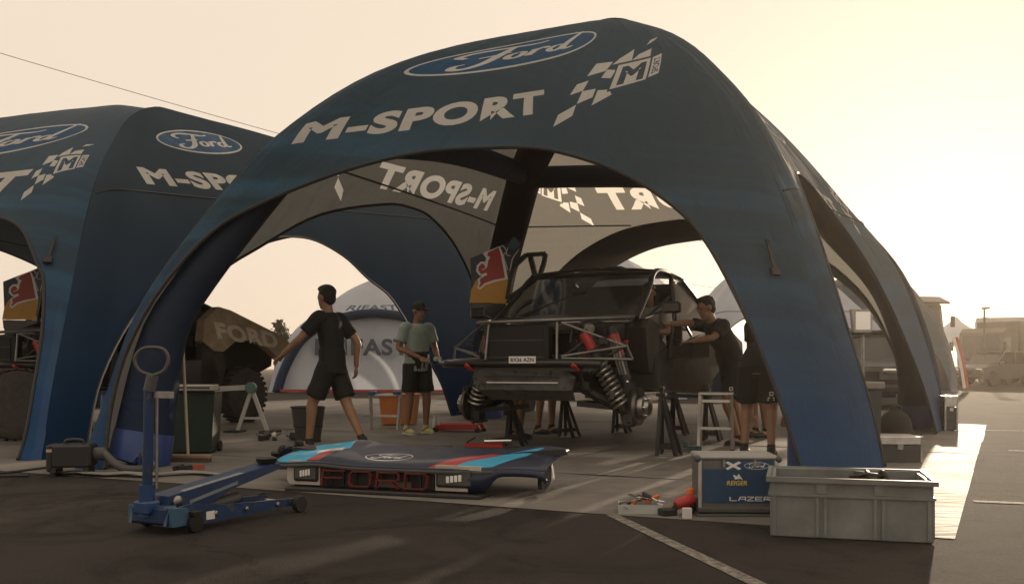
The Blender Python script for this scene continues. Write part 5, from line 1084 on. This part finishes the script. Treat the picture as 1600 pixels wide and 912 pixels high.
    s = MB(); s.tube([J['pel']+(J['wai']-J['pel'])*1.0, J['hipL']*.5+J['hipR']*.5-(0,0,.08)], [.168,.165], 18, side=hs, r2=[.135,.138])
    for S in 'LR':
        hp, kn = J['hip'+S], J['kn'+S]; s.tube(bez([hp+(0,0,.02), hp*.5+kn*.5, hp*.16+kn*.84], 4), [.112]*3+[.108]*3+[.112]*3, 16)
    sx = remeshed('shorts', s, shorts, p, .013, 3, .006, 9, loc[1])
    if logo:
        from mathutils.bvhtree import BVHTree
        bv = BVHTree.FromPolygons([v.co[:] for v in sx.data.vertices], [q.vertices[:] for q in sx.data.polygons]); S = logo; mid = J['hip'+S]*.30+J['kn'+S]*.70
        cd_ = rotz(-rz)@(np.array((0,0,.88))-np.array(loc)-np.array((0,0,.6))); cd_[2] = 0; cd_ = nrm(cd_); lx = np.cross((0,0,1), cd_)
        for k, (u0, u1, v0, v1) in enumerate(((-.035,.035,-.035,-.022),(-.03,.035,-.014,-.004),(-.01,.02,.01,.022),(-.015,-.005,.01,.05),(-.005,.022,.042,.052),(.018,.027,.018,.046))):
            V = []
            for u, v in ((u0,v0),(u1,v0),(u1,v1),(u0,v1)):
                o_ = mid+lx*u+np.array((0,0,v)); h, n_, _, _ = bv.ray_cast(Vector(o_+cd_*.4), Vector(-cd_)); V.append(np.array(h)+cd_*.005 if h else o_+cd_*.12)
            mesh('printed_mark', V, [(0,1,2,3)], OFFW, sx)
    for S in 'LR':
        an = J['an'+S]; kn_ = J['kn'+S]; ft = J.get('toe'+S); ft = an+np.array((.14,0,-.06)) if ft is None else ft; d = nrm(ft-an+np.array((0,0,.055))); h_ = nrm(np.cross((0,0,1), d)); u_ = np.cross(d, h_); m_ = np.stack([d, h_, u_], 1)
        m2 = MB(); m2.ell(an+d*.05-(0,0,.045), (.135,.046,.042), 14, 9, m_).ell(an-(0,0,.02)+d*-.01, (.055,.042,.055), 12, 8, m_); so_ = remeshed('shoe', m2, shoe, p, .010, 3)
        MB().box(an+d*.05-(0,0,.078), (.25,.08,.022), m_, bev=.01).build('sole', RUBBER if shoe is SHOE else OFFW, so_)
        MB().tube([an+(0,0,-.02)-d*.005, an+(kn_-an)*.10], [.043,.0405], 12).build('sock', shoe, p, True)
    h = MB()
    if hair == 'cap':
        h.ell(hd+HM@np.array((-.008,0,.055)), (.108,.088,.085), 18, 12, HM).prism([(0,-.075),(.06,-.07),(.11,-.035),(.12,0),(.11,.035),(.06,.07),(0,.075)], .012, hd+HM@np.array((.075,0,.05)), HM[:, 0]-HM[:, 2]*.15, HM[:, 1]); remeshed('cap', h, CAPM, p, .009, 2)
    else:
        h.ell(hd+HM@np.array((-.022,0,.052)), (.100,.084,.090), 18, 12, HM).ell(hd+HM@np.array((-.045,0,.0)), (.068,.079,.085), 16, 10, HM).ell(hd+HM@np.array((.035,0,.105)), (.06,.055,.035), 12, 8, HM); remeshed('hair', h, HAIR, p, .009, 2, .006, 26)
    for s_ in (-1, 1): MB().ell(hd+HM@np.array((.082,s_*.031,.004)), (.010,.013,.008), 8, 6, HM).build('eye', mat('eye_dark', (.03,.025,.02), .3, var=0), p, True)
    return p
heading = lambda x, y: math.atan2(y, x)
person((-1.90,10.15,0), heading(-.93,.37), 'man in black T-shirt and shorts striding past the nose section', dict(
    pel=(.0,0,.94), wai=(.0,0,1.09), che=(.03,0,1.31), nek=(.05,0,1.47), hed=(.075,0,1.625), shL=(.04,.19,1.41), shR=(.03,-.19,1.41), elL=(.20,.30,1.19), wrL=(.42,.30,1.02), elR=(-.16,-.24,1.16), wrR=(-.13,-.27,.90),
    hipL=(-.01,.09,.91), hipR=(.02,-.09,.91), knL=(.17,.11,.52), anL=(.22,.11,.10), toeL=(.35,.11,.08), knR=(-.12,-.10,.50), anR=(-.30,-.10,.14), toeR=(-.19,-.10,.03)), look=(1,-.15,0))
person((-1.26,12.75,0), heading(.62,-.78), 'man in mint green T-shirt and black cap looking down at his hands', dict(
    hed=(.045,0,1.635), che=(0,0,1.32), elL=(.02,.27,1.15), wrL=(.25,.16,1.03), elR=(-.03,-.27,1.15), wrR=(.22,-.10,1.02), knL=(.03,.13,.50), anL=(0,.14,.09), knR=(-.01,-.11,.50), anR=(-.06,-.12,.09)), shirt=TGRN, shoe=SHOEG, hair='cap', look=(1,.2,-.35), skin=SKIN2)
g = MB().box((-.97,12.52,1.0), (.10,.08,.06), rotz(.4), bev=.015).tube([(-.95,12.5,.99),(-.88,12.45,.90)], .02, 8); o = g.build('hand_tool', mat('pale_tool', (.45,.45,.42), .4), None, True); tag(o, 'small pale tool held by the man in the mint shirt', 'tool')
person((2.50,10.95,0), heading(-.93,-.30), 'mechanic in black leaning forward with one arm reaching into the car', dict(
    pel=(-.02,0,.93), wai=(.03,0,1.07), che=(.16,0,1.28), nek=(.25,0,1.42), hed=(.32,0,1.56), shL=(.20,.18,1.36), shR=(.20,-.18,1.36), elR=(.46,-.20,1.40), wrR=(.70,-.14,1.38), elL=(.36,.22,1.22), wrL=(.58,.14,1.18),
    hipL=(-.03,.10,.90), hipR=(-.03,-.10,.90), knL=(.12,.12,.50), anL=(-.02,.12,.09), knR=(-.12,-.14,.50), anR=(-.25,-.15,.09)), look=(1,0,-.2), logo='L')
person((2.46,9.55,0), heading(.45,.89), 'mechanic in black bending double beside the near tent leg', dict(
    pel=(-.02,0,.92), wai=(.10,0,1.03), che=(.33,0,1.03), nek=(.50,0,.90), hed=(.60,0,.80), shL=(.42,.18,.93), shR=(.42,-.18,.93), elL=(.46,.22,.64), wrL=(.44,.18,.40), elR=(.46,-.22,.64), wrR=(.50,-.16,.40),
    hipL=(-.03,.10,.88), hipR=(-.03,-.10,.88), knL=(.03,.13,.48), anL=(-.04,.14,.09), knR=(.0,-.12,.48), anR=(-.06,-.13,.09)), look=(.5,0,-1), logo='R')
person((3.12,12.1,0), heading(-.9,-.4), 'mechanic in black standing upright half hidden by the near tent leg', dict(elL=(.0,.25,1.14), wrL=(.16,.2,.98)), look=(1,0,-.1))
person((.06,11.75,0), heading(.85,-.5), 'person in black leaning into the car beyond its front suspension', dict(
    pel=(-.05,0,.92), wai=(.08,0,1.03), che=(.28,0,1.15), nek=(.42,0,1.20), hed=(.54,0,1.24), shL=(.34,.18,1.16), shR=(.34,-.18,1.16), elL=(.5,.24,1.0), wrL=(.68,.14,1.05), elR=(.5,-.24,1.0), wrR=(.68,-.14,1.05)), look=(1,0,-.3))
person((.42,12.75,0), heading(.80,-.6), 'person in black shoes bending over behind the raised car', dict(
    pel=(-.05,0,.92), wai=(.10,0,1.02), che=(.32,0,1.12), nek=(.47,0,1.15), hed=(.58,0,1.18), shL=(.38,.18,1.13), shR=(.38,-.18,1.13), elL=(.5,.24,.95), wrL=(.68,.14,1.0), elR=(.5,-.24,.95), wrR=(.68,-.14,1.0), knL=(.02,.17,.5), anL=(0,.19,.09)), look=(1,0,-.3))
person((1.66,11.45,.55), CAR_RZ, 'person in a white T-shirt sitting in the cabin of the stripped car', dict(
    pel=(0,0,.58), wai=(-.02,0,.72), che=(.02,0,.92), nek=(.06,0,1.07), hed=(.10,0,1.21), shL=(.04,.19,1.02), shR=(.04,-.19,1.02), elL=(.12,.24,.76), wrL=(.33,.18,.74), elR=(.12,-.24,.76), wrR=(.33,-.16,.74),
    hipL=(.02,.09,.54), hipR=(.02,-.09,.54), knL=(.44,.12,.56), anL=(.52,.12,.20), knR=(.44,-.12,.56), anR=(.52,-.12,.20)), shirt=TWHT, look=(1,.2,-.2))
# ------------------------------------------------------------------ far side of the yard
TRK = mat('truck_dark', (.035,.033,.031), .45, var=.2); TRK2 = mat('truck_olive', (.07,.07,.055), .6, var=.2); TRK3 = mat('truck_pale', (.40,.38,.34), .5, var=.1)
def far_wheel(c, x, y, r_, w_): 
    wl = MB().lathe([(r_*.5,-w_/2),(r_*.95,-w_/2),(r_,-w_*.3),(r_,w_*.3),(r_*.95,w_/2),(r_*.5,w_/2)], (x,y,r_), (0,1,0), 24).build('wheel', TYRE, c, True); MB().lathe([(r_*.55,-w_*.42),(r_*.5,-w_*.3),(r_*.15,-w_*.35)], (x,y,r_), (0,1,0), 18).lathe([(r_*.15,w_*.35),(r_*.5,w_*.3),(r_*.55,w_*.42)], (x,y,r_), (0,1,0), 18).build('rim', DKGREY, wl, True)
def truck(x, y, rz, label, h=3.4, body=TRK, visor=True, box=True, group='trucks parked across the yard'):
    c = empty('truck', (x, y, 0), label, 'truck', group, rz=rz)     # x forward
    MB().prism([(0,.55),(.1,1.5),(-.25,h-.25),(-.6,h),(-2.0,h),(-2.1,.6)], 2.4, (0,-1.2,0), (1,0,0), (0,0,1), (0,1,0)).build('cab', body, c)
    V = [(.09,-1.05,1.55),(.09,1.05,1.55),(-.20,1.0,h-.40),(-.20,-1.0,h-.40)]; V = [(a+.02,b,z) for a,b,z in V]; mesh('windscreen', V, [(0,1,2,3)], GLASS, c)
    for s_ in (-1,1):
        mesh('side_window', [(-.15,s_*1.205,1.7),(-1.1,s_*1.205,1.7),(-1.1,s_*1.205,h-.5),(-.42,s_*1.205,h-.5)], [(0,1,2,3) if s_ < 0 else (3,2,1,0)], GLASS, c)
        MB().bar((.05,s_*1.25,h-.6),(.22,s_*1.42,h-.7), .04).box((.2,s_*1.45,h-1.0), (.10,.22,.5), bev=.03).build('mirror', TRK, c); MB().box((.13,s_*.85,.85), (.06,.4,.22), bev=.02).build('headlight', CHROME, c)
    MB().box((.10,0,.62), (.25,2.4,.42), bev=.05).build('bumper', TRK, c); mb = MB()
    MB().box((.075,0,1.2), (.06,1.5,.5), bev=.02).build('grille', BLACK, c)
    if visor: MB().prism([(-.55,h-.02),(.35,h-.22),(.42,h-.14),(-.3,h+.16)], 2.3, (0,-1.15,0), (1,0,0), (0,0,1), (0,1,0)).build('sun_visor', TRK, c)
    if box:
        bx_ = MB().box((-5.2,0,h*.55+.5), (5.6,2.45,h*.85), bev=.04).build('load_box', body, c)
        for k in range(7): MB().box((-7.6+.8*k,-1.235,h*.55+.5), (.05,.03,h*.82)).build('box_rib', TRK, bx_)
    MB().box((-4.2,0,.75), (7.6,.9,.25)).build('chassis', BLACK, c)
    for xx in (-1.0,-5.6,-6.8):
        for s_ in (-1,1): far_wheel(c, xx, s_*1.0, .52, .32)
    return c
truck(18.6, 43.5, R(-75), 'dark truck with a long sun visor rising behind the farthest navy tent', 4.0, TRK, True, False)
truck(25.8, 53, R(-140), 'olive truck parked beside the pale canopy', 3.1, TRK2, False)
def suv(x, y, rz, label, col_, name='parked_car', sc=1.0):
    c = empty(name, (x, y, 0), label, 'car', 'cars parked behind the tents', rz=rz)
    MB().prism([(.75,.35),(.82,.65),(.7,.92),(-.35,1.08),(-3.3,1.10),(-3.62,.95),(-3.6,.4)], 1.76, (0,-.88,0), (1,0,0), (0,0,1), (0,1,0)).build('body', col_, c)
    MB().prism([(-.4,1.07),(-1.05,1.66),(-2.9,1.68),(-3.4,1.08)], 1.56, (0,-.78,0), (1,0,0), (0,0,1), (0,1,0)).build('cabin', GLASS, c); MB().box((-1.95,0,1.70), (2.0,1.50,.06), bev=.02).build('roof', col_, c)
    for s_ in (-1,1):
        for xa, xb in ((-.42,-1.07),(-3.38,-2.9)): MB().bar((xa,s_*.79,1.08),(xb,s_*.76,1.68), .07,.06).build('pillar', col_, c)
        MB().bar((-1.9,s_*.79,1.08),(-1.9,s_*.77,1.68), .06,.05).build('pillar', col_, c)
        MB().box((-.55,s_*1.0,1.14), (.10,.24,.17), bev=.04).build('mirror', col_, c); MB().box((.74,s_*.62,.80), (.12,.34,.15), bev=.04).build('headlight', CHROME, c)
        far_wheel(c, 0, s_*.80, .37, .25); far_wheel(c, -2.75, s_*.80, .37, .25)
    MB().box((.80,0,.72), (.06,.8,.22), bev=.02).build('grille', BLACK, c); MB().box((.78,0,.45), (.16,1.7,.2), bev=.05).build('bumper', TRK, c)
    MB().bar((-1.2,-.7,1.78),(-2.8,-.7,1.78), .03).bar((-1.2,.7,1.78),(-2.8,.7,1.78), .03).build('roof_rails', BLACK, c) if False else None
    return c
suv(7.6, 20.6, R(-120), 'dark four-wheel-drive car seen through the side opening of the open tent', TRK)
suv(27.5, 44, R(-160), 'dark car parked at the edge of the yard near the pale canopy', TRK)
suv(23.0, 47.5, R(-150), 'dark grey car parked in front of the olive truck', mat('car_grey', (.07,.07,.07), .4))
# pole mirror lamp: work light catching the sun
wl_ = empty('work_light', (6.65,18.2,0), 'work light on a stand catching the sun behind the open tent', 'work light')
MB().tube([(0,0,.0),(0,0,1.5)], .03, 10).build('pole', STEEL, wl_, True); MB().prism([(-.16,-.22),(.16,-.22),(.21,.22),(-.21,.22)], .14, (0,0,1.78), (1,0,0), (0,0,1), (0,1,0)).build('lamp_head', STEEL, wl_); MB().box((0,-.008,1.78), (.28,.012,.34)).build('reflector', CHROME, wl_); MB().bar((-.2,0,1.5),(.2,0,1.5), .04).build('bracket', BLACK, wl_)
for k in range(3): a = 2*math.pi*k/3; MB().bar((0,0,.5),(.35*math.cos(a),.35*math.sin(a),.0), .03).build('leg', STEEL, wl_)
# pale canopy building
cb_ = empty('canopy_building', (33,58,0), 'pale flat-roofed canopy with a deep fascia at the edge of the yard', 'building', rz=R(-25))
MB().box((0,0,3.4), (9,6,.95), bev=.03).build('fascia', TRK3, cb_); MB().box((0,2.6,1.45), (8.6,.15,2.9)).build('rear_wall', mat('wall_brown', (.16,.13,.11), .7), cb_)
for xx in (-4.2,-1.4,1.4,4.2): MB().box((xx,-2.7,1.47), (.18,.18,2.94)).build('column', TRK3, cb_)
for xx in (-3,0,3): MB().box((xx,2.49,1.6), (1.5,.08,1.6)).build('window', GLASS, cb_)
for k, (x, y, s_) in enumerate(((30.5,66,1.0),(36,70,1.1),(25,72,1.15))):
    pg = empty('pagoda_tent', (x, y, 0), ['pointed pale pagoda tent behind the olive truck', 'pointed pale pagoda tent behind the pale canopy', 'pointed pale pagoda tent behind the dark truck'][k], 'tent', 'pointed pagoda tents')
    w_ = 2.6*s_; V = [(-w_,-w_,2.5),(w_,-w_,2.5),(w_,w_,2.5),(-w_,w_,2.5)]; n = 6; VV = []; FF = []
    for i in range(n+1):
        f = i/n; q = (1-f)**1.5*.97+.03; zz = 2.5+1.9*f
        for a in range(4): VV.append((V[a][0]*q, V[a][1]*q, zz))
        if i:
            for a in range(4): FF.append(((i-1)*4+a, (i-1)*4+(a+1) % 4, i*4+(a+1) % 4, i*4+a))
    mesh('peaked_roof', VV, FF, PALE, pg, smooth=True, uv=[(.5,.5)]*len(VV))
    for a in range(4): MB().box((V[a][0]*.97,V[a][1]*.97,1.25), (.12,.12,2.5)).build('pole', ALU, pg)
# trees far beyond, leaf by leaf
LEAF = mat('leaf', (.045,.055,.025), .7, var=.35, scale=2)
BARK = mat('bark', (.07,.05,.035), .85, var=.3)
def tree(x, y, h, seed, label):
    t = empty('tree', (x, y, 0), label, 'tree', 'small trees beyond the yard'); rs = random.Random(seed); tr = MB().tube(bez([(0,0,0),(.1,0,h*.3),(.0,.1,h*.6)], 6), np.linspace(.16,.07,13), 8); tips = []
    for k in range(9): a = rs.uniform(0, 6.28); z0 = h*rs.uniform(.3,.58); e = (rs.uniform(.5,1)*h*.13*math.cos(a), rs.uniform(.5,1)*h*.13*math.sin(a), z0+h*rs.uniform(.1,.38)); tr.tube([(0,0,z0), (e[0]*.5, e[1]*.5, z0*.5+e[2]*.5+.15), e], [.06,.04,.015], 6); tips.append(e)
    tr.build('trunk', BARK, t, True); V = []; Fc = []
    for e in tips:
        for k in range(150):
            d = np.array([rs.gauss(0,1) for _ in range(3)]); c = np.array(e)+d*h*.05; u = nrm([rs.gauss(0,1) for _ in range(3)]); v = nrm(np.cross(u, [rs.gauss(0,1) for _ in range(3)])); a = .10+.08*rs.random(); o = len(V); V += [c-u*a, c+v*a*.5, c+u*a, c-v*a*.5]; Fc.append((o, o+1, o+2, o+3))
    mesh('crown', V, Fc, LEAF, t)
tree(-16.3, 66, 4.5, 1, 'small slender tree showing beyond the tan rear wing')
# overhead wires and poles outside the view
def wire(a, b, sag, label):
    a = np.array(a, float); b = np.array(b, float); P = [a+(b-a)*t-np.array((0,0,sag*4*t*(1-t))) for t in np.linspace(0,1,40)]; tag(MB().tube(P, .022, 5).build('overhead_wire', BLACK, None), label, 'wire')
wire((-43,60,23.9), (30,92,10.5), 1.0, 'upper overhead wire crossing the sky above the tents')
wire((-48,66,17.6), (24,96,8.5), 1.0, 'lower overhead wire crossing the sky at the edge')
# banner strip on the farthest tent's foot
b = T4B[1]; t_ = np.linspace(.02,.33,10); C_ = b.at(t_)-np.array((14.6,38.6,0)); off = np.array((.10,-.16,0)); V = []
for p in C_: V += [p+off+(.22,0,0), p+off+(.10,0,0), p+off+(-.02,0,0)]
mesh('banner_strip', V, [(3*i+a, 3*i+3+a, 3*i+4+a, 3*i+1+a) for i in range(9) for a in (0,1)], [mat('banner_red', (.40,.05,.05), .6), OFFW], T4, fmat=[i % 2 for i in range(18)])

for k, (x, y, h_, w_) in enumerate(((30.2,50,2.6,2.2),(33.5,47,2.3,2.6),(22.3,58,3.0,2.4))):
    c = empty('storage_container', (x, y, 0), ['brown cabin standing behind the dark parked car', 'grey site cabin at the edge of the yard', 'tall dark cabin behind the dark truck'][k], 'cabin', 'cabins across the yard', rz=R(-20+12*k)); m_ = [mat('cabin_brown', (.10,.08,.065), .7, var=.2), mat('cabin_grey', (.13,.125,.12), .6, var=.2), TRK][k]
    MB().box((0,0,h_/2), (w_,2.4,h_), bev=.03).build('cabin_body', m_, c); MB().box((0,0,h_+.05), (w_+.2,2.6,.1)).build('cabin_roof', TRK, c); d_ = MB().box((-.3,-1.21,1.0), (.8,.04,1.95)).build('door', TRK3 if k else OFFW, c); MB().box((-.02,-1.245,1.0), (.05,.03,.12)).build('handle', STEEL, d_); MB().box((w_*.28,-1.21,1.5), (.6,.04,.7)).build('window', GLASS, c)
for k, (x, y) in enumerate(((24.6,50),(29.5,60))):
    c = empty('lamp_pole', (x, y, 0), ['slim pole with a lamp head beside the olive truck', 'slim pole with a lamp head behind the pale canopy'][k], 'lamp post', 'lamp posts across the yard'); MB().tube([(0,0,0),(0,0,4.0)], .05, 8).build('pole', TRK, c, True); MB().box((0,-.15,4.0), (.25,.5,.12), bev=.03).build('lamp_head', TRK3, c)
# ------------------------------------------------------------------ warm dusty air
hz = MB().box((0,480,12.0), (1180,1180,26.2)).build('haze', None); hz.data.materials.clear()
hm = bpy.data.materials.new('haze'); hm.use_nodes = True; ht = hm.node_tree; ht.nodes.clear(); ho = ht.nodes.new('ShaderNodeOutputMaterial'); hv = ht.nodes.new('ShaderNodeVolumePrincipled')
hv.inputs['Color'].default_value = (.95,.84,.70,1); hv.inputs['Density'].default_value = .0008; hv.inputs['Anisotropy'].default_value = .72
ht.links.new(hv.outputs[0], ho.inputs['Volume']); hz.data.materials.append(hm); tag(hz, 'warm dusty evening air over the yard', 'haze', kind='stuff')
